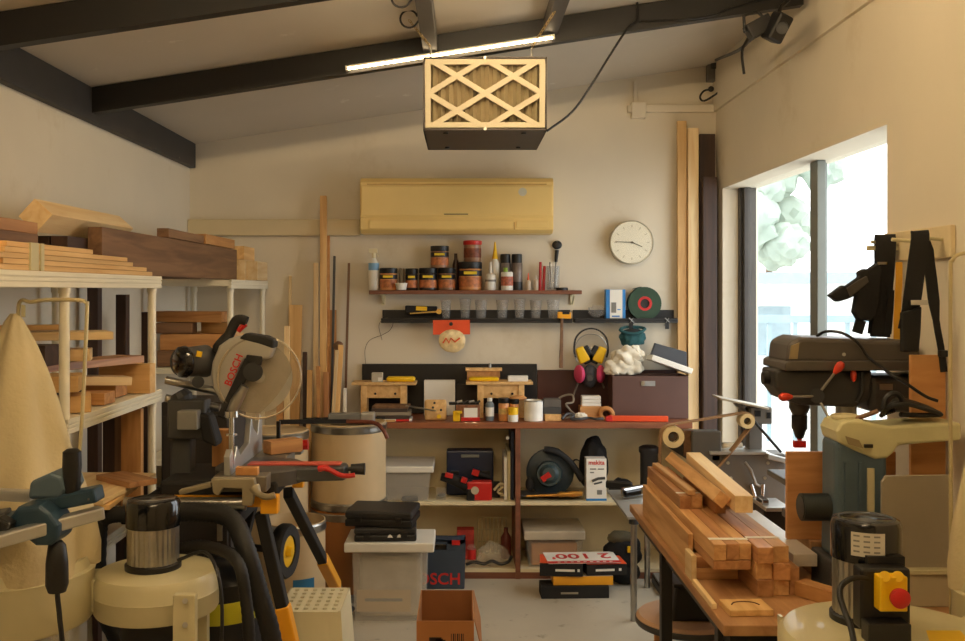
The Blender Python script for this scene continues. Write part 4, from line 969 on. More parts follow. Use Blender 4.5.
t.part('sheet', G().box((-.19, -.115, 0), (.19, .1, .002)), PAPER, smooth=0)
t.part('red_border', G().box((-.19, -.115, .002), (.19, -.075, .003)), REDT, smooth=0)
o = text_obj('lettering', '2 100\'', .13, REDT); o.parent = t.o; o.location = (0, .02, .0025); o.rotation_euler = (0, 0, math.pi)
for i in range(9):
    t.part('border_mark', G().box((-.14+i*.034, -.1, .003), (-.124+i*.034, -.09, .0035)), PAPER, smooth=0)
t.o.rotation_euler = (0, 0, .06)
# dark bag with yellow tag and flat case at the bench end
t = T('boot_bag', 'black bag with a yellow tag and olive top on the floor by the steel leg', 'bag', (PX(622, 5.22), 5.28, .0))
t.part('bag', t.g().ball((PX(624, 5.3), 5.335, .17), (.1, .05, .1), 4, .2, 2, 4, .03).ball((PX(626, 5.3), 5.335, .06), (.085, .05, .06), 3, .1, 2, 4, 0.001), STRAPM)
t.part('top_flap', t.g().ball(P(621, 537, 5.335), (.075, .045, .035), 3, .2, 2, 2), mat('olive_canvas', (84, 76, 54), .85))
t.part('tag', t.g().box(P(627.5, 553, 5.275), P(632.5, 546, 5.29)), YELLOW, smooth=0, bev=.003)
t = T('flat_case', 'flat black case with grey lid lying on the floor behind the steel leg', 'case', (PX(645, 5.2), 5.2, 0))
t.part('base', t.g().box((PX(657, 5.2), 5.12, 0.001), (PX(690, 5.2), 5.36, .045)), BLACK, smooth=0, bev=.006)
t.part('lid', t.g().box((PX(658, 5.2), 5.125, .045), (PX(689, 5.2), 5.355, .056)), GREY, smooth=0, bev=.004)
# ================================================================ left side: shelving, timber
def QX(px, py, X):
    return P(px, py, X*F/(px-VX))
SHELF_P = mat('shelving_cream_plastic', (236, 228, 204), .45, var=.02)
def shelving(label, levels, posts, x0, x1):
    y0, y1 = levels[0][1:3]
    t = T('shelving_unit', label, 'shelving', ((x0+x1)/2, (y0+y1)/2, 0), 'plastic shelving units')
    for (z, a, b) in levels:
        g = t.g().box((x0, a, z-.03), (x1, b, z)).box((x1-.012, a, z-.043), (x1+.003, b, z-.028)).box((x1-.01, a, z-.026), (x1+.004, b, z-.016)).box((x1-.01, a, z-.012), (x1+.004, b, z+.003))
        t.part('shelf_board', g, SHELF_P, smooth=0, bev=.002)
    zt = levels[0][0]
    for (x, y) in posts:
        g = t.g().cyl((x, y, 0), (x, y, zt+.001), .0155, n=16)
        for (z, a, b) in levels:
            if a <= y <= b: g.cyl((x, y, z-.06), (x, y, z-.04), .019, n=16)
        t.part('post', g, SHELF_P)
    return t
LZ, MZ2 = 1.65, 1.21
shelving('cream plastic shelving unit loaded with offcuts beside the hanging filter bag', [(LZ, 1.45, 3.84), (MZ2, 2.93, 3.84), (.78, 2.93, 3.84)],
         [(-1.20, 1.5), (-1.20, 2.95), (-1.20, 3.78), (-1.57, 1.5), (-1.57, 2.95), (-1.57, 3.78)], -1.605, -1.183)
shelving('cream plastic shelving unit in the back corner behind the mitre saw', [(LZ, 4.9, 5.82), (MZ2, 4.9, 5.82), (.75, 4.9, 5.82)],
         [(-1.18, 4.97), (-1.18, 5.76), (-1.58, 4.97), (-1.58, 5.76)], -1.605, -1.16)
e = .0008
GT = 'timber on top of the shelving'
def tim(label, p0, p1, w, h, m, group=GT, nm='timber_board', cat='timber', **k):
    return board(nm, label, cat, p0, p1, w, h, m, group, **k)
z = LZ+.003+e
# stack of thin battens with cream tape
bat = []
for i, (ya, yb, lab) in enumerate(((2.50, 3.74, 'lowest thin batten of the taped stack at the shelf edge'), (2.53, 3.66, 'second thin batten from the bottom of the taped stack'), (2.50, 3.52, 'middle thin batten of the taped stack'), (2.54, 3.45, 'second thin batten from the top of the taped stack'), (2.55, 3.14, 'topmost, shortest batten of the taped stack'))):
    tim(lab, (-1.212, ya, z+.0072), (-1.210+.004*(i % 2), yb, z+.0072), .05, .0144, W_PINE); z += .0152
one('tape_band', 'cream tape band around the stack of thin battens', 'tape', G().box((-1.24, 2.68, LZ+.004), (-1.181, 2.73, z+.0004)).box((-1.24, 2.745, LZ+.004), (-1.181, 2.765, z+.0004)), CREAM, smooth=0)
# brown boards deeper in
zb = LZ+e
tim('thick brown board lowest behind the taped battens', (-1.40, 2.1, zb+.036), (-1.40, 3.05, zb+.036), .2, .072, W_OAK)
tim('dark ended brown board second up behind the taped battens', (-1.41, 2.0, zb+.0965), (-1.40, 3.0, zb+.0965), .2, .045, W_BROWN)
tim('reddish brown board third up behind the taped battens', (-1.39, 2.1, zb+.139), (-1.40, 3.03, zb+.139), .17, .036, W_RED)
tim('pale board lying on the reddish brown board high on the shelf', (-1.50, 2.0, zb+.169), (-1.48, 2.96, zb+.169), .1, .018, W_PALE)
tim('square pale beam turned on its corner across the top of the shelf load', (-1.335, 3.06, 1.833), (-1.365, 3.9, 1.842), .075, .075, W_PALE, roll=math.radians(42))
for i, (x, m, lab) in enumerate(((-1.38, W_DARK, 'black ended dark board under the corner-turned pale beam, by the wall'), (-1.318, W_DARK, 'black ended dark board under the corner-turned pale beam, by the big brown beam'))):
    tim(lab, (x, 3.2, 1.752), (x, 4.75, 1.758), .055, .05, m)
tim('grey brown packing plank lying flat under the two black ended boards', (-1.36, 3.12, zb+.036), (-1.36, 4.84, zb+.038), .13, .07, W_BROWN)
tim('massive dark brown beam bridging the two shelving units', (-1.262, 3.36, 1.736), (-1.262, 5.36, 1.738), .05, .162, W_BROWN)
tim('short brown board on top of the massive beam, beside the other short one', (-1.262, 4.12, 1.841), (-1.268, 4.7, 1.841), .05, .038, W_BROWN)
tim('longer brown board on top of the massive beam towards the corner', (-1.262, 4.71, 1.846), (-1.262, 5.3, 1.846), .055, .048, W_OAK)
GB = 'pale blocks at the corner end of the shelf'
tim('pale block on the corner shelf just past the beam end', (-1.232, 5.40, 1.711), (-1.232, 5.75, 1.711), .06, .114, W_PALE, GB)
tim('pale block on the corner shelf at the shelf edge', (-1.168, 5.42, 1.707), (-1.168, 5.70, 1.707), .062, .106, W_PALE, GB)
tim('pale block stacked on the other pale blocks by the corner', (-1.238, 5.41, 1.806), (-1.238, 5.68, 1.806), .06, .074, W_PINE, GB)
# offcuts on the middle shelf
GO = 'offcuts on the middle shelf'
def off(label, p0, p1, w, h, m): return tim(label, p0, p1, w, h, m, GO, 'offcut', 'offcut', bev=.002)
zz = MZ2+.003+e
off('golden block at the shelf front below the others, cut end facing out', (-1.55, 3.02, zz+.026), (-1.20, 3.16, zz+.026), .14, .052, W_PINE)
off('small oak wedge on the shelf board beside the golden block', (-1.50, 3.33, zz+.02), (-1.20, 3.33, zz+.02), .10, .04, W_OAK)
off('dark block lying behind the golden block on the shelf board', (-1.56, 3.24, zz+.03), (-1.26, 3.25, zz+.03), .05, .06, W_DARK)
off('oak stub on the shelf board at the post end', (-1.5, 3.56, zz+.0225), (-1.24, 3.56, zz+.0225), .12, .045, W_OAK)
off('pale end block standing on edge against the far post', (-1.36, 3.69, zz+.055), (-1.165, 3.68, zz+.055), .055, .11, W_PINE)
off('golden block second layer up at the near post', (-1.56, 3.03, zz+.093), (-1.215, 3.12, zz+.093), .15, .05, W_PINE)
off('dark spacer between the golden blocks at the near post', (-1.52, 3.08, zz+.060), (-1.28, 3.08, zz+.060), .06, .0145, W_DARK)
off('long pale board slanting across the offcuts to the far post', (-1.5, 3.3, zz+.084), (-1.205, 3.52, zz+.062), .1, .03, W_PALE)
off('long red brown board lying over the offcuts towards the far post', (-1.45, 3.06, zz+.133), (-1.24, 3.66, zz+.130), .12, .027, W_RED)
off('dark cube like block on the second golden block', (-1.50, 3.08, zz+.181), (-1.29, 3.08, zz+.181), .11, .066, W_DARK)
off('pale slab leaning on the red brown board', (-1.48, 3.2, zz+.172), (-1.24, 3.27, zz+.172), .09, .04, W_PALE)
off('broad pale board topping the offcut pile', (-1.56, 3.10, zz+.238), (-1.19, 3.30, zz+.236), .17, .026, W_PALE)
off('short pale strip lying on the broad pale board', (-1.56, 3.16, zz+.262), (-1.33, 3.28, zz+.262), .07, .018, W_PINE)
# boards standing on the lower shelf and stuff below
GS = 'boards standing on the lower shelf'
tim('dark narrow board standing on the lower shelf', (-1.345, 3.74, .784), (-1.345, 3.74, 1.158), .05, .03, W_DARK, GS, up=(0, -1, 0))
tim('knotty brown board standing on the lower shelf', (-1.29, 3.72, .784), (-1.29, 3.72, 1.155), .055, .03, W_BROWN, GS, up=(0, -1, 0))
tim('wide oak board standing on the lower shelf by the far post', (-1.235, 3.66, .784), (-1.235, 3.66, 1.157), .075, .03, W_OAK, GS, up=(0, -1, 0))
one('wooden_box', 'plain wooden box on the lower shelf carrying pale sheets', 'box', G().box((-1.55, 2.99, .784), (-1.20, 3.28, .925)), W_OAK, smooth=0, bev=.003)
tim('pale plywood sheet sticking out over the wooden box, upper of two', (-1.26, 2.99, .953), (-1.24, 3.44, .953), .33, .014, W_PALE, 'pale sheets')
tim('pale plywood sheet under the upper one on the wooden box', (-1.25, 2.985, .935), (-1.28, 3.40, .935), .34, .016, W_PINE, 'pale sheets')
tim('reddish plank sticking out towards the dust extractor motor', (-1.20, 3.33, .9705), (-1.04, 3.19, .9705), .1, .018, W_RED, 'pale sheets')
# second unit, middle shelf
G2 = 'offcuts on the corner shelf'
def off2(label, p0, p1, w, h, m): return tim(label, p0, p1, w, h, m, G2, 'offcut', 'offcut', bev=.002)
zz = MZ2+.003+e
off2('brown block on the corner middle shelf, lowest by the wall', (-1.54, 5.0, zz+.04), (-1.22, 5.0, zz+.04), .14, .08, W_BROWN)
off2('oak block on the corner middle shelf, lowest at the far end', (-1.5, 5.3, zz+.045), (-1.2, 5.3, zz+.045), .2, .09, W_OAK)
off2('oak block second layer on the corner middle shelf', (-1.54, 5.02, zz+.122), (-1.22, 5.06, zz+.122), .13, .08, W_OAK)
off2('pale block slanting on the second layer of the corner shelf', (-1.45, 5.38, zz+.126), (-1.20, 5.17, zz+.126), .11, .07, W_PINE)
off2('brown stub third layer on the corner shelf', (-1.56, 5.03, zz+.192), (-1.38, 5.04, zz+.192), .12, .055, W_BROWN)
off2('pale stub third layer on the corner shelf beside the brown stub', (-1.34, 5.14, zz+.192), (-1.17, 5.03, zz+.192), .09, .055, W_PINE)
off2('long oak board topping the corner shelf pile', (-1.58, 5.13, zz+.2485), (-1.21, 5.03, zz+.2485), .13, .055, W_OAK)
for x, y, m, h, lab in ((-1.56, 4.15, W_DARK, 1.62, 'dark plank standing in the gap between the shelving units, against the wall'), (-1.50, 4.32, W_DARK, 1.58, 'very dark plank standing in the gap between the shelving units'), (-1.43, 4.45, W_DARK, 1.5, 'dark narrow plank in the gap behind the very dark one')):
    tim(lab, (x, y, .002), (x, y, h), .045, .05, m, 'planks in the shelving gap', up=(0, -1, 0))

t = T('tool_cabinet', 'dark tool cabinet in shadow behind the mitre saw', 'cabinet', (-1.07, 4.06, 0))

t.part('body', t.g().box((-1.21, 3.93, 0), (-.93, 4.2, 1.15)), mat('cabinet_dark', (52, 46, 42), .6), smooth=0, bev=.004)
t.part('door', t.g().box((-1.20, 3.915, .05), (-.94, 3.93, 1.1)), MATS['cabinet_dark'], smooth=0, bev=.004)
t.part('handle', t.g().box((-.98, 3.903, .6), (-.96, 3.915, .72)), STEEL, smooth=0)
# ---- timber leaning in the back corner
GC = 'timber leaning in the back corner'
def lean(label, px, ytop, w, th, m, Yt=5.80, Yb=5.62, dpx=0, x_off=0):
    top = P(px, ytop, Yt); X = PX(px+dpx, Yb)
    return tim(label, (X, Yb, .006), top, w, th, m, GC, up=(0, -1, 0))
lean('tallest golden strip leaning against the wall beside the trunking', 323.5, 196, .038, .03, W_PINE, 5.77, 5.60)
lean('orange brown strip just behind the tallest golden strip', 328, 230, .022, .02, W_PLY, 5.81, 5.72)
lean('very thin pale strip leaning towards the shelving', 290.5, 276, .018, .016, W_PALE, 5.835, 5.74, -4)
lean('wide golden board with slanted top leaning against the wall', 296, 305, .075, .02, W_PINE, 5.79, 5.64, -6)
lean('narrow pale strip between the wide board and the tallest strip', 316, 263, .028, .022, W_PALE, 5.81, 5.70)
lean('dark grey metal rod leaning beside the tallest strip', 334.5, 256, .014, .014, DGREY, 5.81, 5.66, -6)
lean('thin brown rod leaning by itself nearer the black board', 349, 263, .014, .014, W_BROWN, 5.82, 5.72, -8)
lean('oak board, short, beside the dark metal rod', 333, 310, .04, .018, W_OAK, 5.825, 5.74)
lean('short pale board leaning low before the wide golden board', 287, 326, .03, .02, W_PALE, 5.62, 5.5)
lean('dark brown wedge leaning between the wide and narrow boards', 305, 352, .025, .02, W_DARK, 5.78, 5.6)
lean('short golden strip before the narrow pale one', 310, 370, .03, .02, W_PINE, 5.62, 5.5, -3)
lean('short orange strip leaning inward at the middle of the group', 318, 366, .022, .018, W_PLY, 5.6, 5.48, 3)
lean('short red brown strip at the foot of the tallest one', 326, 372, .03, .02, W_RED, 5.62, 5.51, 2)
lean('golden strip slanting at the outer side of the group', 341, 345, .03, .02, W_PINE, 5.66, 5.45, -14)
lean('pale strip slanting beside the golden one at the outer side', 337, 350, .018, .018, W_PALE, 5.58, 5.43, -14)
lean('white strip standing low at the outer side of the group', 345, 388, .02, .012, WHITE, 5.62, 5.56)
lean('orange board standing low towards the shelving', 281, 372, .04, .02, W_PLY, 5.62, 5.5, -4)
one('wood_knot', 'small brown knotty offcut resting on the slanting strips', 'offcut', G().ball(P(338, 346, 5.68), (.03, .025, .03), 2, .3, 3, 3), W_BROWN)
# ---- fibre drums
def drum(label, X, Y, r, z0, z1, m, cat='drum', lid=True, grp='fibre drums'):
    t = T('fibre_drum', label, cat, (X, Y, z0), grp)
    c = V((X, Y, z0)); h = z1-z0
    if lid: t.part('body', t.g().lathe([(r*.96, 0), (r*.98, .004), (r*.98, h-.03)], c, 40), m)
    else: t.part('body', t.g().lathe([(0, .004), (r*.95, .004), (r*.95, h), (r*.98, h), (r*.98, .0), (0, 0)], c, 40), m)
    for zz, nm in ((.012, 'bottom_hoop'), (h-.035, 'top_hoop')):
        t.part(nm, t.g().lathe([(r*.98, zz-.012), (r*1.0, zz-.01), (r*1.012, zz), (r*1.0, zz+.012), (r*1.012, zz+.022), (r*.98, zz+.03)], c, 40, cap=False), STEEL)
    if lid: t.part('lid', t.g().lathe([(r*.99, h-.03), (r*.99, h-.004), (r*.95, h), (r*.9, h-.008), (0, h-.008)], c, 40), m)
    return t
drum('upper pale fibre drum stacked on the brown one, beside the bench', -.605, 5.2, .2, .462, .905, KRAFT)
drum('lower orange brown fibre drum carrying the pale one', -.605, 5.2, .2, 0, .458, KRAFTD)
drum('tall fibre drum standing before the leaning timber', -.96, 5.0, .172, 0, .89, KRAFT)
t = drum('small open fibre drum with a blue label, behind the stool', -.797, 4.62, .15, 0, .52, KRAFT, lid=False)
g = t.g(); r = .149
pts = [(-.797+r*math.sin(a), 4.62-r*math.cos(a)) for a in [math.radians(8+i*8) for i in range(6)]]
g.add([(x, y, zz) for x, y in pts for zz in (.205, .275)], [(2*i, 2*i+2, 2*i+3, 2*i+1) for i in range(5)])
t.part('label', g, mat('label_blue', (44, 110, 150), .5, var=.1), label='blue label')
# things on the drum lid
zl_ = .907
t = T('sash_clamp', 'grey sash clamp with red brown bent handle lying on the drum lid', 'clamp', (-.6, 5.1, zl_))
t.part('bar', t.g().beam((-.95, 5.06, zl_+.012), (-.47, 5.1, zl_+.012), .02, .022), BLACKM, smooth=0)
t.part('jaw', t.g().box((-.70, 5.08, zl_), (-.53, 5.15, zl_+.05)), GREY, smooth=0, bev=.006)
t.part('end_block', t.g().box((-.53, 5.075, zl_+.0), (-.46, 5.15, zl_+.055)), ALU, smooth=0, bev=.006)
t.part('handle', t.g().tube([(-.60, 5.055, zl_+.014), (-.46, 5.03, zl_+.012), (-.41, 5.01, zl_-.02), (-.385, 5.0, zl_-.065)], .011, 8, sm=3), mat('handle_red_brown', (112, 56, 36), .45))
one('dark_rod', 'thin dark rod lying across the drum lid behind the sash clamp', 'rod', G().cyl((-.85, 5.22, zl_+.007), (-.42, 5.27, zl_+.007), .006, n=8), BLACKM)
# ================================================================ dust extractor beside the filter bag
def extractor(label, c, r, z0, z1, mr, mz, bag, bagr, ring_z, sw=False, rod=None, bagtop=1.54):
    x, y = c
    t = T('dust_extractor', label, 'dust extractor', (x, y, 0), 'dust extractors')
    b = V((x, y, 0))
    t.part('fan_housing', t.g().lathe([(0, z0), (r*.97, z0), (r, z0+.008), (r, (z0+z1)/2-.004), (r*1.012, (z0+z1)/2), (r, (z0+z1)/2+.004), (r, z1-.018), (r*.95, z1-.003), (r*.7, z1+.002), (0, z1+.004)], b, 56), CREAM)
    zz = z1+.003
    mb = V((mz[0], mz[1], 0))
    h = mz[2]-zz
    t.part('motor_foot', t.g().lathe([(0, zz), (mr*1.07, zz), (mr*1.07, zz+.014), (mr, zz+.018), (0, zz+.018)], mb, 32), BLACK)
    g = t.g(); n = 60; 
    prof = []
    vs_, fs_ = [], []
    for z_ in (zz+.016, zz+h*.62):
        for k in range(n):
            a = 2*math.pi*k/n; rr = mr*(.985 if k % 2 else .95)
            vs_.append((mb.x+rr*math.cos(a), mb.y+rr*math.sin(a), z_))
    fs_ = [(k, (k+1) % n, n+(k+1) % n, n+k) for k in range(n)]
    g.add(vs_, fs_); t.part('motor_body', g, STEEL, smooth=0)
    t.part('motor_cap', t.g().lathe([(mr*.9, zz+h*.60), (mr*1.03, zz+h*.61), (mr*1.04, zz+h*.93), (mr*.97, zz+h*.985), (mr*.86, zz+h), (mr*.8, zz+h*.985), (0, zz+h*.97)], mb, 40), BLACKG)
    t.part('inlet_hose', t.g().lathe([(r*.55, z0-.22), (r*.6, z0-.2), (r*.55, z0-.18), (r*.6, z0-.14), (r*.55, z0-.1), (r*.6, z0-.06), (r*.55, z0-.02), (r*.6, z0+.002)], b, 32), RUBBER)
    # base and post
    t.part('base', t.g().box((min(x, bag[0])-.2, y-.12, .06), (min(1.49, max(x, bag[0])+.18), y+.12, .085)), CREAM, smooth=0, bev=.004)
    for sx in (min(x, bag[0])-.15, min(1.45, max(x, bag[0])+.13)):
        for sy in (-.09, .09):
            t.part('caster', t.g().cyl((sx-.012, y+sy, .03), (sx+.012, y+sy, .03), .03, n=16), BLACK)
    t.part('support_post', t.g().box((x+r*.6, y+r*.2, .085), (x+r*.6+.03, y+r*.2+.03, z0+.02)).box((x-r*.5, y+r*.3, .085), (x-r*.5+.03, y+r*.3+.03, z0+.02)), CREAM, smooth=0)
    # bag ring with duct, collecting bag, filter bag
    bc = V((bag[0], bag[1], 0))
    t.part('bag_ring', t.g().lathe([(bagr, ring_z-.14), (bagr*1.04, ring_z-.13), (bagr*1.04, ring_z-.02), (bagr*1.06, ring_z), (bagr, ring_z+.004), (bagr*.96, ring_z+.03), (0, ring_z+.03)], bc, 48), CREAM)
    t.part('duct', t.g().beam((x+(-1 if bag[0] < x else 1)*r*.6, y, (z0+z1)/2), (bag[0], bag[1], ring_z-.07), .12, .09), CREAM, smooth=0, bev=.004)
    t.part('collecting_bag', t.g().lathe([(bagr*.9, .087), (bagr*1.0, .15), (bagr*1.04, .4), (bagr*.98, ring_z-.12)], bc, 60, fold=.03, seed=2), MILKY)
    L_ = bagtop-ring_z
    t.part('filter_bag', t.g().lathe([(bagr*1.0, ring_z+.0), (bagr*1.0, ring_z+.08*L_), (bagr*.93, ring_z+.22*L_), (bagr*.81, ring_z+.375*L_), (bagr*.68, ring_z+.51*L_), (bagr*.54, ring_z+.65*L_), (bagr*.41, ring_z+.77*L_), (bagr*.27, ring_z+.88*L_), (bagr*.12, ring_z+.97*L_), (bagr*.05, bagtop)], bc, 96, fold=.13, nf=5, seed=2.1), CLOTH)
    return t
t = extractor('cream dust extractor with upright steel motor, its cloth bag beside the offcut shelves', (-.874, 2.8), .172, .69, .805, .073, (-.885, 2.8, 1.005), (-1.236, 2.7), .2, .83, bagtop=1.535)
t.part('mounting_plate', t.g().box((PX(172.5, 2.6), 2.6, .56), (PX(195, 2.6), 2.628, .79)), CREAM, smooth=0, bev=.003)
for py in (601, 625):
    t.part('bolt', t.g().cyl(P(185, py, 2.59), P(185, py, 2.60), .008, n=6), STEEL)
t.part('bag_hook_rod', t.g().tube([P(21, 308, 2.7)+V((-.008, 0, -.02)), P(19, 304, 2.7), P(23, 300, 2.7), P(30, 302, 2.7), P(45, 300, 2.7), P(78, 300, 2.7), P(86, 303, 2.7), P(87, 312, 2.7), P(82, 420, 2.7), P(76, 500, 2.7), V((PX(72, 2.7), 2.7, .72))], .0055, 8, sm=3), mat('rod_cream_grey', (196, 182, 140), .4, .3))
t.part('bag_loop', t.g().box(P(21, 317, 2.697), P(26, 305, 2.703)), CREAM, smooth=0)
t.part('power_cable', t.g().tube([P(178, 560, 2.75), P(205, 552, 2.72), P(218, 575, 2.66), P(222, 610, 2.64), P(221, 660, 2.64)], .005, 7, sm=4), BLACK)
# black hoses
HOSE = RUBBER
def hose(label, pts, r):
    g = G(); path = smooth_path([V(p) for p in pts], 14)
    rr = [r*(1.0 if i % 2 else .93) for i in range(len(path))]
    g.tube(path, rr, 14)
    return one('vacuum_hose', label, 'hose', g, HOSE, 'black corrugated hoses', smooth=60)
hose('black corrugated hose arching up behind the extractor motor, towards the offcut shelves', [(-1.02, 3.02, .45), (-1.13, 3.06, .62), P(99, 532, 3.05), P(106, 517, 3.05), P(130, 514, 3.045), P(160, 515, 3.04)], .026)
hose('thick black hose running from behind the extractor motor down to the floor by the stool', [P(172, 512, 3.02), P(205, 512, 3.0), P(232, 520, 2.96), P(246, 550, 2.9), P(258, 590, 2.9), P(272, 640, 2.92), P(284, 720, 2.95), P(288, 790, 2.98)], .03)
hose('thinner black hose looping under the thick one', [P(180, 548, 2.998), P(206, 546, 2.96), P(236, 560, 2.81), P(246, 600, 2.79), P(250, 660, 2.79), P(252, 760, 2.8)], .018)
# shop vacuum between extractor and saw stand
c = V((-.80, 3.22, 0))
t = T('shop_vacuum', 'black shop vacuum with acid yellow bands below the saw stand', 'vacuum cleaner', c)
t.part('tank', t.g().lathe([(.12, .05), (.135, .07), (.14, .42)], c, 32), BLACK)
t.part('band', t.g().lathe([(.143, .54), (.147, .55), (.147, .6), (.143, .61)], c, 32), YGREEN, label='acid yellow band')
t.part('tank_top', t.g().lathe([(.14, .42), (.146, .44), (.146, .54), (.14, .55)], c, 32), BLACKM)
t.part('motor_head', t.g().lathe([(.14, .61), (.135, .66), (.09, .70), (0, .705)], c, 32), BLACK)
t.part('handle', t.g().tube([c+V((-.09, 0, .68)), c+V((-.05, 0, .74)), c+V((.05, 0, .74)), c+V((.09, 0, .68))], .012, 8, sm=3), BLACKM)
for a in range(4):
    d = V((math.cos(a*1.57+.78), math.sin(a*1.57+.78), 0))*.12
    t.part('caster', t.g().ball(c+d+V((0, 0, .03)), .028, 2), BLACK)
# ================================================================ mitre saw on its stand
t = T('saw_stand', 'folding mitre saw stand with black and amber legs and a wheel', 'saw stand', (-.85, 3.35, 0))
t.part('main_tube', t.g().cyl((-1.07, 3.1, .925), (PX(243, 3.1), 3.1, .925), .02, n=20).cyl((PX(243, 3.1), 3.1, .925), (PX(246, 3.1), 3.1, .925), .022, n=20), STEEL)
t.part('rear_tube', t.g().beam((-1.07, 3.44, .89), (-.72, 3.44, .89), .05, .05), BLACKM, smooth=0, bev=.004)
t.part('cross_bar', t.g().box((-.755, 3.09, .86), (-.70, 3.60, .90)), BLACKM, smooth=0, bev=.004)
t.part('cross_bar', t.g().box((-1.08, 3.09, .86), (-1.03, 3.50, .90)), BLACKM, smooth=0, bev=.004)
t.part('amber_bracket', t.g().box((PX(172, 3.13), 3.125, PZ(507, 3.13)), (PX(270, 3.13), 3.15, PZ(496, 3.13))), AMBER, smooth=0, bev=.003)
t.part('amber_bracket', t.g().box((PX(262, 3.1), 3.07, PZ(512, 3.1)), (PX(279.5, 3.1), 3.11, PZ(494, 3.1))), AMBER, smooth=0, bev=.004)
t.part('amber_bracket', t.g().box((PX(293, 3.6), 3.58, PZ(487, 3.6)), (PX(304, 3.6), 3.62, PZ(478, 3.6))), AMBER, smooth=0, bev=.004)
ARCH = mat('bracket_grey_gold', (160, 148, 120), .45, .3)
g = t.g().prism([(PX(a, 3.07), PZ(b, 3.07)) for a, b in ((212, 478), (255, 478), (256, 484), (253, 505), (243, 505), (243, 488), (224, 487), (219, 495), (214, 492))], 3.055, 3.085)
t.part('quick_mount', g, ARCH, smooth=0, bev=.003)
g = t.g().tube([P(254, 488, 3.07), P(259, 494, 3.06), P(267, 497, 3.05), P(275, 495, 3.05)], [.02, .018, .014, .01], 10, sm=3)
t.part('release_lever', g, ARCH)
t.part('support_arm', t.g().beam(P(180, 492, 3.08), P(212, 484, 3.08), .03, .016), ARCH, smooth=0, bev=.004)
t.part('roller_top', t.g().beam((-.74, 3.66, .925), (-.60, 3.70, .93), .07, .012), SILVER, smooth=0, bev=.004)
def leg(p0, p1, f0, f1):
    p0, p1 = V(p0), V(p1)
    l = t.part('leg', t.g().beam(p0, p1, .038, .045, (0, 1, 0)), BLACKM, smooth=0, bev=.005)
    t.part('sleeve', t.g().beam(p0+(p1-p0)*f0, p0+(p1-p0)*f1, .046, .053, (0, 1, 0)), AMBER, l, smooth=0, bev=.005, label='amber sleeve')
    t.part('foot', t.g().ball(p1+V((0, 0, .012)), (.03, .03, .014), 2), RUBBER, l)
leg(P(288, 492, 3.62), P(349, 614, 4.63)+V((0, 0, .012)), .5, .75)
leg(P(261, 512, 3.14), V((-.452, 3.16, .012)), .345, .62)
leg((-1.05, 3.14, .86), (-1.11, 3.06, .012), .4, .65)
leg((-1.05, 3.46, .86), (-1.10, 3.80, .012), .4, .65)
wc = P(284.5, 551, 3.4)
tr = t.part('wheel_tyre', t.g().lathe([(.055, -.02), (.088, -.022), (.094, -.012), (.094, .012), (.088, .022), (.055, .02), (.055, -.02)], wc, 36, (.975, -.22, .0), cap=False), RUBBER)
t.part('wheel_hub', t.g().lathe([(0, -.012), (.058, -.012), (.058, .012), (.045, .018), (.02, .012), (.016, .03), (0, .03)], wc, 28, (.975, -.22, 0)), YELLOW, tr, label='yellow wheel hub')
t.part('axle', t.g().cyl(wc-V((.18, -.07, 0)), wc, .012), BLACKM)
t.part('axle_strut', t.g().beam(wc-V((.16, -.06, 0)), (-.73, 3.45, .88), .03, .03), BLACKM, smooth=0, bev=.003)
# the saw
YM = 3.3
ZB = .962
t = T('mitre_saw', 'sliding mitre saw with silver blade cover and clear round guard on the stand', 'mitre saw', (-.72, YM, .93))
def s_(px, py, dy=0): return P(px, py, YM+dy)
t.part('base', t.g().box((-.98, 3.16, .93), (-.60, 3.5, ZB+.02)), BLACKM, smooth=0, bev=.01)
t.part('turntable', t.g().lathe([(0, ZB+.0), (.15, ZB), (.15, ZB+.045), (.14, ZB+.052), (0, ZB+.052)], V((-.68, YM, 0)), 48), mat('turntable_grey', (84, 80, 76), .45, .3))
for ya_, yb_ in ((3.095, 3.19), (3.42, 3.62)):
    t.part('side_table', t.g().box((-.79, ya_, ZB), (-.62, yb_, ZB+.05)), mat('saw_table_grey', (120, 112, 100), .45, .4), smooth=0, bev=.004)
arm = t.part('table_arm', t.g().prism([(-.60, 3.22), (-.395, 3.255), (-.385, 3.30), (-.395, 3.345), (-.60, 3.38)], ZB+.004, ZB+.05, 'z'), mat('arm_dark_grey', (66, 68, 70), .45, .2), smooth=0, bev=.006)
t.part('insert_strip', t.g().box((-.72, 3.27, ZB+.0525), (-.41, 3.33, ZB+.056)), mat('insert_red', (200, 84, 66), .5), smooth=0, label='red kerf insert')
t.part('lock_lever', t.g().tube([s_(318, 469, -.1), s_(325, 468, -.1), s_(332, 471, -.1), s_(340, 475, -.1), s_(348, 476, -.1), s_(355, 475, -.1)], [.009, .011, .01, .009, .011, .008], 10, sm=3), RED, label='red lock lever')
t.part('lock_knob', t.g().cyl(s_(347, 469), s_(352, 469), .008).cyl(s_(351, 469), s_(365, 469), .017, .02), BLACK)
g = t.g().prism([(3.1, ZB+.05), (3.6, ZB+.05), (3.6, ZB+.17), (3.56, ZB+.19), (3.52, ZB+.12), (3.45, ZB+.15), (3.42, ZB+.2), (3.38, ZB+.11), (3.25, ZB+.09), (3.2, ZB+.13), (3.16, ZB+.09), (3.13, ZB+.13), (3.1, ZB+.11)], -.757, -.737, 'x')
t.part('fence', g, ALU, smooth=0, bev=.002)
t.part('hold_down', t.g().cyl(s_(231.5, 415, -.15), s_(231.5, 468, -.15), .009, n=14).cyl(s_(231.5, 411, -.15), s_(231.5, 417, -.15), .022, n=14).cyl(s_(231.5, 434, -.15), s_(231.5, 435.5, -.15), .018), CHROME)
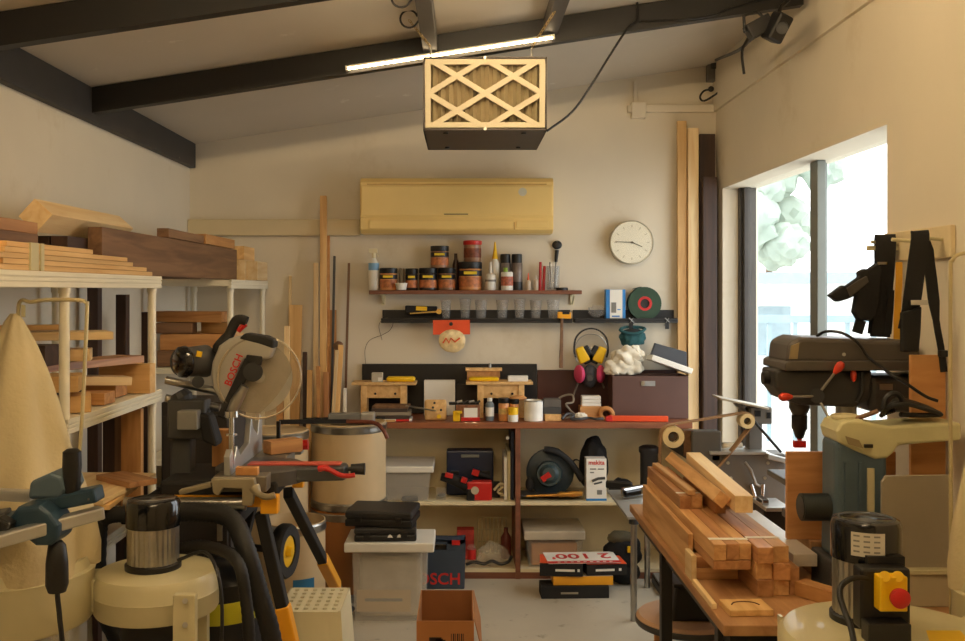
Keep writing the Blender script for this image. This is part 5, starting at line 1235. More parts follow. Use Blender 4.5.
# rear column, pivot and motor
t.part('rear_column', t.g().beam((-.955, 3.34, .96), (-.955, 3.36, 1.24), .07, .07, (0, 1, 0)), DGREY, smooth=0, bev=.008)
t.part('pivot_block', t.g().box(s_(174, 436, .06), s_(205, 400, -.02)).tube([s_(178, 392, .02), s_(190, 410, .02), s_(208, 418, .02)], [.03, .04, .03], 12, sm=3), DGREY, smooth=0, bev=.006)
t.part('scale_housing', t.g().box(s_(181, 428, -.03), s_(197, 411, -.08)), GREY, smooth=0, bev=.004)
t.part('slide_rail', t.g().cyl(s_(166, 380, .06), s_(220, 392, .06), .014).cyl(s_(166, 398, .06), s_(220, 408, .06), .014), STEEL)
t.part('dust_boot', t.g().prism([(PX(a, YM), PZ(b, YM)) for a, b in ((199, 410), (212, 414), (220, 440), (219, 446), (205, 440))], 3.26, 3.34), BLACKM, smooth=0, bev=.01)
mo = t.part('motor', t.g().cyl(s_(205, 361, .02), s_(180, 362, -.08), .055, .046, 28), DGREY)
t.part('motor_cap', t.g().lathe([(0, -.012), (.03, -.012), (.05, .0), (.053, .02), (.047, .03)], s_(179.5, 362, -.085), 28, V((205-180, 0, 0)).normalized()*.75+V((0, .66, 0))), BLACKG, mo)
t.part('rating_sticker', t.g().box(s_(196, 357, -.085), s_(202, 351, -.075), (0, .2, .5)), YELLOW, mo, smooth=0)
t.part('brush_cap', t.g().cyl(s_(198, 382, -.1), s_(198, 382, -.05), .02).cyl(s_(198, 382, -.105), s_(198, 382, -.1), .012), BLACK)
# blade cover and guard
cov = [(216, 387), (213.5, 374), (215, 362), (222, 345), (232, 338), (243, 335), (277, 345), (272, 358), (262, 359), (247, 359), (243, 366), (228, 404), (223, 400)]
bc = t.part('blade_cover', t.g().prism([(PX(a, YM), PZ(b, YM)) for a, b in cov], 3.255, 3.32), SILVER, smooth=0, bev=.01, seg=3)
t.part('cover_top', t.g().prism([(PX(a, YM), PZ(b, YM)) for a, b in ((242, 338), (248, 332.5), (268, 335.5), (277, 339), (276.5, 348), (262, 343))], 3.25, 3.325), BLACKM, smooth=0, bev=.006)
cc = s_(260, 377, .0)
t.part('clear_guard', t.g().lathe([(.02, -.006), (.133, -.012), (.139, -.004), (.139, .03), (.134, .034)], s_(259, 377, .0), 60, (.32, -.94, .0), cap=False), SMOKE)
t.part('guard_rim', t.g().ring(s_(259, 377, 0)+V((.005, -.01, 0)), .138, .0035, (.32, -.94, 0), 60, 6), mat('guard_rim', (200, 186, 156), .3))
t.part('saw_blade', t.g().cyl(s_(256, 377, .02), s_(256, 377, .0225), .122, n=60), STEEL)
t.part('arbor_cover', t.g().cyl(s_(253, 372, -.07), s_(253, 372, -.0), .032, n=24).cyl(s_(253, 372, -.078), s_(253, 372, -.07), .02), BLACK)
t.part('guard_link', t.g().beam(s_(250, 360, -.06), s_(222, 418, -.06), .035, .012, (0, 1, 0)).beam(s_(246, 359, -.06), s_(262, 361, -.06), .03, .012, (0, 1, 0)), BLACKM, smooth=0, bev=.004)
t.part('link_arm', t.g().tube([s_(245, 386, -.075), s_(236, 402, -.075), s_(228, 418, -.075)], [.014, .02, .014], 10), STEEL)
hd = t.part('handle', t.g().tube([s_(219, 354, -.01), s_(225, 343, -.01), s_(231, 331, -.01), s_(236, 321, -.01), s_(241, 319.5, -.01), s_(247, 321.5, -.01)], [.025, .031, .03, .027, .023, .017], 14, sm=3), BLACKM)
t.part('trigger', t.g().tube([s_(238, 331, -.01), s_(243, 326, -.01), s_(246, 324, -.01)], .009, 8), RED, hd, label='red trigger')
t.part('handle_bridge', t.g().beam(s_(219, 352, 0), s_(224, 366, 0), .04, .03), BLACKM, smooth=0, bev=.006)
t.text('lettering', 'BOSCH', s_(234, 370, -.0495), (math.pi/2, -math.radians(68), 0), .034, REDT)
# clamps near the saw
t = T('bar_clamp', 'bar clamp with a red handle resting beside the saw table', 'clamp', (-.62, 3.75, .96))
t.part('bar', t.g().beam(P(278.5, 421, 3.75), P(278.5, 450, 3.75), .014, .018, (0, 1, 0)).beam(P(270, 447, 3.75), P(288, 446, 3.75), .02, .018), BLACK, smooth=0, bev=.002)
t.part('grip', t.g().cyl(P(288, 446, 3.75), P(308, 444.5, 3.75), .017, .02, 16), RED, label='red grip')
t.part('pad', t.g().box(P(280, 455, 3.74), P(304, 449, 3.80)), GREY, smooth=0, bev=.006)
t.part('foot', t.g().beam(P(279, 450, 3.77), V((PX(279, 3.77), 3.77, .90)), .02, .02, (0, 1, 0)), BLACK, smooth=0)
board('offcut', 'small oak offcut lying on the saw side table by the fence', 'offcut', (-.70, 3.50, ZB+.0755), (-.60, 3.58, ZB+.0755), .06, .046, W_OAK, 'offcuts at the mitre saw')
board('offcut', 'upright orange brown offcut standing on the saw base behind the fence', 'offcut', (-.845, 3.44, ZB+.0225), (-.845, 3.44, ZB+.15), .06, .05, W_OAK, 'offcuts at the mitre saw', up=(0, -1, 0))
board('offcut', 'tiny orange offcut at the corner of the saw side table', 'offcut', (-.72, 3.115, ZB+.0635), (-.65, 3.115, ZB+.0635), .03, .025, W_PLY, 'offcuts at the mitre saw')
# ---- teal sliding tool head on rails at the near corner
Yt = 2.3
t = T('sliding_saw', 'teal sliding saw head on steel rails with black knobs', 'saw', (-1.2, Yt, 0))
def q_(px, py, dy=0): return P(px, py, Yt+dy)
t.part('rail', t.g().beam(q_(102, 512, .05), V((-1.32, 1.9, 1.0)), .035, .03), ALU, smooth=0, bev=.004)
t.part('rail', t.g().beam(q_(33, 496, .12), V((-1.6, 2.42, 1.115)), .03, .028), ALU, smooth=0, bev=.004)
t.part('carriage', t.g().prism([(PX(a, Yt), PZ(b, Yt)) for a, b in ((20, 512), (28, 502), (50, 500), (60, 508), (68, 520), (68, 534), (60, 540), (46, 540), (36, 532), (16, 534), (0, 528), (0, 514))], 2.24, 2.34), TEAL, smooth=0, bev=.012, seg=3)
t.part('motor_housing', t.g().prism([(PX(a, Yt), PZ(b, Yt)) for a, b in ((27, 500), (29, 482), (50, 473), (62, 477), (66, 490), (60, 500))], 2.3, 2.42), TEALD, smooth=0, bev=.01, seg=3)
t.part('arm', t.g().beam(q_(40, 505, .03), q_(100, 493, .03), .06, .035), TEAL, smooth=0, bev=.006)
t.part('arm_end', t.g().box(q_(88, 501, -.01), q_(101, 491, .08)), DGREY, smooth=0, bev=.004)
t.part('upper_knob', t.g().lathe([(.016, 0), (.019, .02), (.022, .07), (.021, .105), (.012, .112), (0, .112)], q_(72, 496, .02), 24), BLACK)
t.part('lower_handle', t.g().lathe([(0, -.118), (.02, -.118), (.026, -.1), (.025, -.05), (.02, -.01), (.012, 0)], q_(57, 541, -.02), 24), BLACK)
t.part('black_trim', t.g().prism([(PX(a, Yt), PZ(b, Yt)) for a, b in ((0, 524), (0, 512), (18, 508), (30, 514), (26, 524))], 2.2, 2.24), BLACK, smooth=0, bev=.006)
t.part('power_cable', t.g().tube([q_(57, 588, -.02), q_(58, 600, -.02), q_(60, 620, -.02), q_(62, 660, -.02), q_(50, 760, -.05)], .006, 7, sm=3), BLACK)
t.part('pedestal', t.g().box((-1.56, 2.16, 0), (-1.48, 2.24, 1.0)).box((-1.6, 2.05, 0), (-1.45, 2.44, .03)).beam((-1.52, 2.2, 1.0), q_(10, 520, -.0), .06, .05), DGREY, smooth=0, bev=.004)
# ---- plastic stool
t = T('step_stool', 'low cream plastic stool with holes in its seat, in front of the drums', 'stool', (-.565, 3.74, 0))
cx, cy, hw, hd_, zs = -.565, 3.74, .105, .135, .42
g = t.g(); nx, ny = 6, 6
for i in range(nx+1):
    u = -hw+2*hw*i/nx; g.box((cx+u-.009, cy-hd_, zs-.012), (cx+u+.009, cy+hd_, zs))
for j in range(ny+1):
    v = -hd_+2*hd_*j/ny; g.box((cx-hw, cy+v-.012, zs-.0118), (cx+hw, cy+v+.012, zs-.0002))
t.part('seat', g, CREAMD, smooth=0)
g = t.g(); e2 = .035
def wall_(a, b, a2, b2):
    """one sloping side with an arch cut out of it"""
    a, b, a2, b2 = V(a), V(b), V(a2), V(b2); pts = []
    def at(u, v): return a.lerp(b, u).lerp(a2.lerp(b2, u), v)
    us = [0, .2, .2, .28, .4, .6, .72, .8, .8, 1]; vs2 = [1, 1, .62, .5, .44, .44, .5, .62, 1, 1]
    top = [at(u, 0) for u in us]; bot = [at(u, v) for u, v in zip(us, vs2)]
    nrm = (b-a).cross(a2-a).normalized()*.006
    n = len(us)
    g.add(top+bot+[p+nrm for p in top]+[p+nrm for p in bot],
          [(i, i+1, n+i+1, n+i) for i in range(n-1)]+[(2*n+i, 2*n+i+1, 3*n+i+1, 3*n+i) for i in range(n-1)]+[(n+i, n+i+1, 3*n+i+1, 3*n+i) for i in range(n-1)])
X0, X1, Y0_, Y1_ = cx-hw-.012, cx+hw+.012, cy-hd_-.012, cy+hd_+.012
A, B_, C_, D_ = (X0, Y0_, zs), (X1, Y0_, zs), (X1, Y1_, zs), (X0, Y1_, zs)
k = .03
A2, B2, C2, D2 = (X0-k, Y0_-k, .002), (X1+k, Y0_-k, .002), (X1+k, Y1_+k, .002), (X0-k, Y1_+k, .002)
for p in ((A, B_, A2, B2), (B_, C_, B2, C2), (C_, D_, C2, D2), (D_, A, D2, A2)): wall_(*p)
t.part('skirt', g, CREAMD, smooth=30)
# ---- big translucent tub and black cases, cardboard box
t, a, b, zt, zc = tub('storage_tub', 'large translucent tub with cream lid on the floor, black cases on top', 352, 427, 541.5, 621, 4.73, .215, .001, .045, MILKY, .035, WHITEP, taper=.94)
t.part('cardboard_sheet', t.g().box((a+.02, 4.752, .04), (b-.08, 4.757, .145)), KRAFT, smooth=0, label='brown card with a printed line behind the wall')
t.part('printed_line', t.g().box((a+.06, 4.7505, .09), (b-.12, 4.7515, .105)), GREY, smooth=0)
t.part('contents', t.g().box((a+.03, 4.765, .01), (b-.03, 4.92, .3)), mat('tub_contents', (188, 180, 164), .7, var=.2, ns=12), smooth=0, bev=.02)
def flatcase(label, x, y, z0, w, d, h, rz):
    t = T('tool_case', label, 'case', (x, y, z0), 'black flat cases')
    t.part('base', G().box((-w/2, -d/2, 0), (w/2, d/2, h*.48)), BLACK, smooth=0, bev=.008)
    t.part('lid', G().box((-w/2, -d/2, h*.52), (w/2, d/2, h)), mat('case_lid_dark', (40, 38, 36), .55), smooth=0, bev=.01)
    t.part('hinge_line', G().box((-w/2+.01, -d/2+.006, h*.46), (w/2-.01, d/2-.006, h*.54)), BLACKM, smooth=0)
    for s in (-.3, .3):
        t.part('latch', G().box((s*w-.016, -d/2-.006, h*.3), (s*w+.016, -d/2, h*.66)), BLACK, smooth=0, bev=.002)
    t.o.rotation_euler = (0, 0, rz)
    return t
t = flatcase('lower black case on the translucent tub, with two small light marks', PX(386, 4.83), 4.835, zt+.001, .30, .23, .066, .05)
for px in (-.0, .045):
    t.part('mark', G().prism([(px+.01, .02), (px+.036, .02), (px+.03, .03), (px+.022, .036), (px+.014, .03)], -.1165, -.115), PAPER, smooth=0)
flatcase('upper black case lying askew on the lower black case', PX(383, 4.83), 4.85, zt+.0685, .33, .25, .075, -.12)
# cardboard box
x0, x1, y0, y1, zt = PX(416.5, 3.95), PX(474, 3.95), 3.95, 4.36, .265
t = T('cardboard_box', 'open brown cardboard box on the floor before the bench', 'box', ((x0+x1)/2, 4.2, 0))
t.part('front', t.g().box((x0, y0, 0), (x1, y0+.005, zt)), CARD, smooth=0)
t.part('back', t.g().box((x0, y1-.005, 0), (x1, y1, zt)), CARDD, smooth=0)
t.part('side', t.g().box((x0, y0+.005, 0), (x0+.005, y1-.005, zt)), CARD, smooth=0)
t.part('side', t.g().box((x1-.005, y0+.005, 0), (x1, y1-.005, zt)), CARD, smooth=0)
t.part('bottom', t.g().box((x0+.005, y0+.005, .001), (x1-.005, y1-.005, .006)), CARDD, smooth=0)
t.part('flap', t.g().beam((x1, (y0+y1)/2, zt), (x1+.012, (y0+y1)/2, zt-.12), .30, .004, (0, 1, 0)) if 0 else t.g().add([(x1+.001, y0, zt), (x1+.001, y1, zt), (x1+.03, y1, zt-.12), (x1+.03, y0, zt-.12), (x1+.004, y0, zt+.001), (x1+.004, y1, zt+.001), (x1+.034, y1, zt-.12), (x1+.034, y0, zt-.12)], [(0, 1, 2, 3), (4, 5, 6, 7), (0, 1, 5, 4), (2, 3, 7, 6), (0, 3, 7, 4), (1, 2, 6, 5)]), CARD, smooth=0)
INK = mat('carton_ink', (52, 34, 26), .8)
w = x1-x0
for i, (u, wd, zt_, zb_) in enumerate(((.22, .05, .21, .19), (.33, .03, .205, .19), (.42, .02, .2, .19))):
    t.part('print_mark', t.g().box((x0+u*w, y0-.0008, zb_-.02), (x0+u*w+wd, y0, zt_-.01)), INK, smooth=0)
g = t.g()
for i in range(7):
    u = .60+i*.035
    t.part('barcode_bar', t.g().box((x0+u*w, y0-.0008, .13), (x0+(u+.012+.01*(i % 2))*w, y0, .215)), INK, smooth=0)
t.part('print_mark', t.g().box((x0+.2*w, y0-.0008, .13), (x0+.52*w, y0, .155)), INK, smooth=0)
one('packing_tape', 'crumpled pale tape lying in the open cardboard box', 'tape', G().ball((x1-.065, 4.15, .02), (.04, .04, .05), 3, .5, 4, 2, .0065), PAPER)
one('wood_scrap', 'small pale wood scrap in the open cardboard box', 'scrap', G().box((x0+.1, 4.12, .0065), (x0+.112, 4.135, .16)), W_PALE, smooth=0)
# ================================================================ right side: table, timber pile, machines
TZ = .70
tx0, tx1, ty0, ty1 = .70, 1.505, 2.63, 4.12
t = T('work_table', 'wooden topped work table with black steel legs under the timber pile', 'table', (1.1, 3.35, 0))
t.part('table_top', t.g().box((tx0, ty0, TZ-.03), (tx1, ty1, TZ)), W_TABLE, smooth=0, bev=.003)
t.part('apron', t.g().box((tx0+.03, ty0+.05, TZ-.08), (tx1-.02, ty0+.08, TZ-.03)).box((tx0+.03, ty1-.08, TZ-.08), (tx1-.02, ty1-.05, TZ-.03)).box((tx0+.03, ty0+.08, TZ-.08), (tx0+.055, ty1-.08, TZ-.03)), BLACK, smooth=0)
for (x, y) in ((.735, 2.77), (.735, 3.55), (1.46, 2.77), (1.46, 4.0), (1.1, 4.05)):
    t.part('leg', t.g().box((x-.02, y-.02, 0), (x+.02, y+.02, TZ-.03)), BLACK, smooth=0, bev=.003)
# ---- timber pile
GP = 'hardwood pile on the work table'
def stick(label, p0, p1, w, h, m=None, roll=0, **k):
    return board('timber_stick', label, 'timber', p0, p1, w, h, m or W_GOLD, GP, roll=roll, bev=.0018, **k)
e = .0006
# right group, three layers of two columns
zc = [TZ+e+.024, TZ+2*e+.072, TZ+3*e+.120]
ln = ('bottom', 'middle', 'top')
for r in range(3):
    for c_ in range(2):
        x = .886+c_*.0495
        stick('square hardwood stick in the %s layer of the pile end, %s column' % (ln[r], ('window side', 'sill side')[c_] if 0 else ('inner', 'outer')[c_]), (x, 2.87+.015*((r+c_) % 2), zc[r]), (x-.006, 3.90-.05*((r*2+c_) % 3), zc[r]), .048, .048, (W_RED, W_GOLD)[(r+c_) % 2])
for r in range(2):
    stick('thin hardwood stick at the outer flank of the pile, %s one' % ('lower', 'upper')[r], (.9775, 2.89, TZ+e+.02+r*.0405), (.9735, 3.7, TZ+e+.02+r*.0405), .03, .04, W_RED)
# left group: cross pieces, flat board, top row
for y, lab in ((3.07, 'front'), (3.5, 'middle'), (3.85, 'rear')):
    stick('short cross piece lying on the table under the pile, %s one' % lab, (.722, y, TZ+e+.0175), (.855, y, TZ+e+.0175), .05, .035, W_GOLD)
stick('second short cross piece stacked on the front one under the pile', (.722, 3.07, TZ+2*e+.0525), (.855, 3.07, TZ+2*e+.0525), .05, .034, W_RED)
stick('pale cut end block standing at the table edge under the pile', (.712, 3.02, TZ+e+.04), (.712, 3.11, TZ+e+.04), .016, .08, W_PALE)
for y in (3.5, 3.85):
    stick('second cross piece stacked further back under the pile, at %s' % ('mid length' if y < 3.6 else 'the far end'), (.722, y, TZ+2*e+.0525), (.855, y, TZ+2*e+.0525), .05, .034, W_RED)
z1 = TZ+3*e+.0695
stick('flat board carrying the inner top row of the pile', (.797, 2.90, z1+.014), (.792, 3.92, z1+.014), .112, .027, W_RED)
z2 = z1+.0285
for i, (x, w_, m, lab) in enumerate(((.760, .037, W_GOLD, 'edge'), (.7985, .037, W_RED, 'second'), (.837, .036, W_GOLD, 'third'))):
    stick('hardwood stick in the top row of the pile, %s from the table edge' % ('first' if lab == 'edge' else lab), (x, 2.895+.006*i, z2+.0245), (x-.004, 3.93-.02*i, z2+.0245), w_, .048, m)
zt2 = z2+.0490
stick('wide golden board on edge along the flank of the pile', (.7275, 3.13, TZ+e+.06), (.7285, 3.93, TZ+e+.06), .016, .12, W_GOLD)
# strips along the table edge
stick('thin strip lying along the table edge beside the pile', (.708, 2.76, TZ+e+.008), (.708, 3.0, TZ+e+.008), .014, .016, W_PALE)
# tape bands
one('tape_band', 'white tape across the inner sticks near the front of the pile', 'tape', G().box((.740, 2.945, zt2+.0003), (.857, 2.968, zt2+.0012)), PAPER, smooth=0)
one('tape_band', 'white tape across the outer sticks near the front of the pile', 'tape', G().box((.860, 2.975, zc[2]+.0245), (.962, 2.995, zc[2]+.0255)), PAPER, smooth=0)
one('tape_band', 'white tape around the half length sticks on the pile', 'tape', G().box((.74, 3.40, zt2+.0456), (.825, 3.415, zt2+.0466)), PAPER, smooth=0)
# second storey
for i, (x, ya, lab) in enumerate(((.763, 3.36, 'at the table edge'), (.805, 3.37, 'second from the table edge'))):
    stick('half length stick resting on the top row, '+lab, (x, ya, zt2+e+.0223), (x-.004, 3.925, zt2+e+.0223), .040, .0445, (W_RED, W_GOLD)[i])
zr = zc[2]+.0245
stick('short stub end poking out under the big pale stick', (.862, 3.28, max(zt2, zr)+e+.0195), (.86, 3.75, max(zt2, zr)+e+.0195), .036, .036, W_RED)
stick('short packing stick hidden behind the stub under the big pale stick', (.912, 3.38, max(zt2, zr)+e+.0205), (.914, 3.9, max(zt2, zr)+e+.0205), .045, .038, W_GOLD)
z3 = zt2+.0475
stick('big square pale stick on top of the whole pile, cut end facing out', (.886, 3.09, z3+.0275), (.921, 3.92, z3+.0275), .056, .054, W_PALE)
stick('golden stick lying on its corner beside the big pale stick', (.829, 3.14, z3+.032), (.832, 3.9, z3+.032), .042, .042, W_GOLD, roll=math.radians(40))
stick('thin golden strip slanting at the edge of the top layer', (.784, 3.36, z3+.009), (.766, 3.9, z3+.009), .026, .016, W_GOLD)
# aluminium bar, plates and blocks on the table
one('metal_block', 'dark packing block under the aluminium bar beside the pile', 'block', G().box((1.0, 3.1, TZ+.0005), (1.05, 3.3, TZ+.066)), BLACKM, smooth=0)
board('aluminium_bar', 'wide pale aluminium bar lying on a block beside the timber pile', 'metal bar', (1.03, 2.95, TZ+.086), (1.022, 3.54, TZ+.086), .074, .037, mat('bar_pale', (206, 200, 190), .4, .4))
t = T('wood_plate', 'small square wood plate with a dark arc mark at the table front', 'wood plate', (.79, 2.76, TZ))
t.part('plate', t.g().box((PX(727, 2.72), 2.70, TZ+.0005), (PX(771, 2.72), 2.80, TZ+.018), (0, 0, .05)), W_PINE, smooth=0, bev=.002)
t.part('arc_mark', t.g().tube([(.752, 2.745, TZ+.0185), (.765, 2.765, TZ+.0185), (.79, 2.772, TZ+.0185), (.818, 2.765, TZ+.0185), (.83, 2.745, TZ+.0185)], .0022, 5, sm=3), mat('burn_mark', (96, 54, 30), .8))
board('wood_block', 'oak block with a dark end lying on the table behind the second dust extractor', 'block', (PX(800, 2.9), 2.9, TZ+.022), (PX(832, 2.85), 2.78, TZ+.022), .05, .042, W_OAK)
# under the table
def frus(g, cx, cy, w0, d0, z0, w1, d1, z1):
    return g.add([(cx-w0, cy-d0, z0), (cx+w0, cy-d0, z0), (cx+w0, cy+d0, z0), (cx-w0, cy+d0, z0), (cx-w1, cy-d1, z1), (cx+w1, cy-d1, z1), (cx+w1, cy+d1, z1), (cx-w1, cy+d1, z1)], [(0, 1, 2, 3), (4, 5, 6, 7), (0, 1, 5, 4), (1, 2, 6, 5), (2, 3, 7, 6), (3, 0, 4, 7)])
SX, SY, SH = .885, 3.86, .325
t = T('black_tub', 'black tub on a low stool under the work table', 'tub', (.92, 3.84, SH+.002))
t.part('body', frus(t.g(), .92, 3.84, .12, .08, SH+.002, .1, .07, SH+.13), BLACK, smooth=0, bev=.008)
t.part('rim', t.g().box((.81, 3.76, SH+.13), (1.03, 3.92, SH+.145)), BLACK, smooth=0, bev=.004)
t = T('low_stool', 'low round pinkish stool with dark rim under the work table', 'stool', (SX, SY, 0))
t.part('seat', t.g().lathe([(0, SH-.041), (.19, SH-.041), (.2, SH-.03), (.2, SH-.01), (.19, SH), (0, SH)], V((SX, SY, 0)), 44), mat('seat_pinkish', (206, 166, 132), .5, var=.05))
t.part('seat_edge', t.g().lathe([(.201, SH-.038), (.204, SH-.034), (.204, SH-.018), (.201, SH-.014)], V((SX, SY, 0)), 44, cap=False), DGREY)
for a in range(4):
    d = V((math.cos(a*1.571+.7), math.sin(a*1.571+.7), 0))*.14
    t.part('leg', t.g().cyl(V((SX, SY, .002))+d*1.15, V((SX, SY, SH-.04))+d, .016), W_OAK)
# ---- steel outfeed plate with its leg
t = T('outfeed_support', 'grey steel outfeed plate tapering to a thin steel leg beside the pile', 'support stand', (.84, 4.8, 0))
zp = .52
pl = [(PX(607, 5.30), 5.30), (PX(650, 5.30), 5.30), (PX(640, 4.68), 4.66), (PX(627, 4.68), 4.66)]
t.part('plate', t.g().prism(pl, zp-.012, zp, 'z'), mat('plate_grey', (170, 166, 156), .4, .5), smooth=0, bev=.002)
t.part('leg', t.g().cyl((PX(634.5, 4.72), 4.74, .0), (PX(634.5, 4.72), 4.74, zp-.012), .016, n=14), STEEL)
t.part('leg', t.g().cyl((PX(648, 5.25), 5.27, .0), (PX(648, 5.25), 5.27, zp-.012), .016, n=14), STEEL)
t.part('leg_collar', t.g().cyl((PX(634.5, 4.72), 4.74, zp-.05), (PX(634.5, 4.72), 4.74, zp-.013), .024, n=14), DGREY)
t = T('hand_stapler', 'black and chrome hand stapler lying on the steel outfeed plate', 'stapler', (PX(632, 5.1), 5.1, zp))
t.part('body', t.g().beam(P(606, 484, 5.2)*1+V((0, 0, 0)), P(632, 486, 5.15), .03, .04), BLACK, smooth=0, bev=.008)
t.part('head', t.g().beam(V((PX(622, 5.06), 5.06, zp+.03)), V((PX(646, 5.12), 5.14, zp+.036)), .03, .055), CHROME, smooth=0, bev=.01)
t.part('grip', t.g().beam(V((PX(624, 5.05), 5.05, zp+.028)), V((PX(640, 5.10), 5.1, zp+.032)), .034, .035), BLACKG, smooth=0, bev=.008)
# ---- belt grinder
Yg = 3.985
def b_(px, py, dy=0): return P(px, py, Yg+dy)
t = T('belt_grinder', 'grey belt grinder with cream contact wheels behind the timber pile', 'belt grinder', (1.02, Yg+.06, TZ))
CASTG = mat('grinder_grey', (112, 108, 102), .5, .3, var=.1)
t.part('body', t.g().box((PX(711, Yg), Yg, TZ+.001), (PX(786, Yg), Yg+.12, PZ(454, Yg))), CASTG, smooth=0, bev=.006)
for (px, py) in ((728, 463), (768, 463), (731, 478), (765, 478), (775, 500)):
    t.part('bolt', t.g().cyl(b_(px, py, -.005), b_(px, py), .007, n=8), STEEL)
t.part('top_plate', t.g().box((PX(709, Yg), Yg-.02, PZ(454, Yg)), (PX(765, Yg), Yg+.13, PZ(451, Yg))), ALU, smooth=0, bev=.002)
t.part('work_rest', t.g().box((PX(764, Yg), Yg-.05, PZ(460, Yg)), (PX(788, Yg), Yg+.1, PZ(455, Yg)), (0, .25, 0)), ALU, smooth=0, bev=.003)
t.part('column', t.g().box((PX(752, Yg), Yg+.04, PZ(453, Yg)), (PX(765.5, Yg), Yg+.1, PZ(407, Yg))), CASTG, smooth=0, bev=.004)
t.part('tracking_block', t.g().box((PX(752, Yg), Yg+.02, PZ(425, Yg)), (PX(774, Yg), Yg+.1, PZ(408, Yg))), CASTG, smooth=0, bev=.006)
t.part('tracking_window', t.g().box((PX(756, Yg), Yg+.016, PZ(417, Yg)), (PX(762, Yg), Yg+.022, PZ(411, Yg))).box((PX(768, Yg), Yg+.016, PZ(419, Yg)), (PX(772, Yg), Yg+.022, PZ(413, Yg))), BLACK, smooth=0)
WHC = mat('wheel_cream', (214, 194, 146), .5, var=.05)
for (px, py, rp) in ((672, 436, 10.8), (745.5, 420.3, 7.4)):
    r = rp*Yg/F
    w_ = t.part('contact_wheel', t.g().lathe([(r*.5, -.01), (r*.62, -.025), (r, -.025), (r, .03), (r*.5, .03), (r*.5, -.01)], b_(px, py), 36, (0, -1, 0), cap=False), WHC)
    t.part('wheel_hub', t.g().cyl(b_(px, py, -.01), b_(px, py, .03), r*.5, n=24), mat('hub_brown', (70, 52, 40), .5), w_)
    t.part('hub_bolt', t.g().cyl(b_(px, py, -.016), b_(px, py, -.01), r*.2, n=10), DGREY, w_)
def arcp(px, py, rp, a0, a1, n=7): return [b_(px+rp*math.cos(math.radians(a0+(a1-a0)*i/n)), py-rp*math.sin(math.radians(a0+(a1-a0)*i/n))) for i in range(n+1)]
path = arcp(745.5, 420.3, 8, 20, 102)+arcp(672, 436, 11.5, 102, 180)+[b_(659.5, 470), b_(659.8, 490)]+arcp(669, 497, 9, 180, 300)+[b_(700, 488), b_(735, 446)]+[b_(752, 424)]
t.part('abrasive_belt', t.g().strip(path, .048, .004, (0, 1, 0)), mat('abrasive_belt', (150, 118, 84), .8))
t.part('drive_wheel', t.g().cyl(b_(669, 497, -.025), b_(669, 497, .03), .033, n=28), WHC)
t.part('arm', t.g().beam(b_(668, 440, .05), b_(715, 470, .05), .03, .05).beam(b_(668, 470, .05), b_(668, 497, .05), .03, .05, (0, 1, 0)).beam(b_(668, 497, .06), b_(715, 497, .06), .03, .04), DGREY, smooth=0, bev=.004)
t.part('platen_block', t.g().box(b_(692, 462, .0), b_(717, 429, .07)), mat('platen_grey', (92, 90, 86), .5, .3), smooth=0, bev=.006)
t.part('platen_slot', t.g().box(b_(684, 456, .02), b_(691, 429, .06)), W_BROWN, smooth=0)
t.part('tension_lever', t.g().cyl(b_(753, 420, -.02), b_(781, 452, -.03), .006, n=10), BLACK)
t.part('cover_plate', t.g().beam(b_(716, 397, .06), b_(764, 407, .06), .14, .008), mat('cover_pale', (196, 188, 170), .35, .5), smooth=0, bev=.002)
t.part('cover_post', t.g().beam(b_(757, 407, .08), b_(757, 412, .08), .02, .02, (0, 1, 0)).beam(b_(735, 403, .06), b_(752, 418, .06), .03, .012), CASTG, smooth=0)
t.part('latch_lever', t.g().tube([b_(745, 462, -.02), b_(751, 470, -.025), b_(756, 484, -.02), b_(760, 486, -.01)], .006, 8), STEEL)
t.part('tool_slots', t.g().cyl(b_(756, 500, -.012), b_(751, 484, -.012), .009, n=10).cyl(b_(762, 500, -.012), b_(763, 484, -.012), .009, n=10), CHROME)
one('rolled_rag', 'rolled pale cloth lying on the belt grinder top plate', 'cloth', G().tube([P(722, 445.5, 4.03), P(730, 445, 4.03), P(742, 445, 4.03)], [.012, .014, .011], 10, sm=3), RAG)
t = T('steel_vice', 'small steel vice with chrome parts on the table behind the aluminium bar', 'vice', (1.15, 3.66, TZ))
t.part('base', t.g().box((PX(764, 3.6), 3.60, TZ+.0005), (PX(788, 3.6), 3.74, TZ+.09)), BLACK, smooth=0, bev=.006)
t.part('top', t.g().box((PX(764, 3.6), 3.58, TZ+.09), (PX(789, 3.6), 3.75, TZ+.105)), ALU, smooth=0, bev=.003)
t.part('jaw', t.g().box((PX(764, 3.6), 3.62, TZ+.105), (PX(771, 3.6), 3.70, TZ+.125)), CHROME, smooth=0, bev=.003)
# ---- plinth, plywood board and drill press
one('wood_plinth', 'thick wooden slab under the drill press', 'slab', G().box((1.10, 3.10, TZ+.0005), (1.50, 3.33, TZ+.105)).box((1.2, 3.33, TZ+.0005), (1.50, 3.48, TZ+.105)), W_TABLE, smooth=0, bev=.003)
pz = TZ+.106
one('plywood_board', 'orange brown plywood board standing on edge before the drill press', 'board', G().box((PX(787, 3.12), 3.12, pz), (PX(896, 3.12), 3.138, PZ(452, 3.12))), W_PLYR, smooth=0, bev=.002)
Yd = 3.3
def d_(px, py, dy=0): return P(px, py, Yd+dy)
t = T('drill_press', 'dark grey bench drill press with red tipped feed handles by the window', 'drill press', (1.28, Yd, pz))
DP = mat('press_dark_grey', (66, 64, 62), .45, .25, var=.08)
DPC = mat('press_cover_grey', (88, 82, 76), .42, .2, var=.06)
t.part('base', t.g().box((1.12, Yd-.13, pz), (1.45, Yd+.15, pz+.03)), DP, smooth=0, bev=.006)
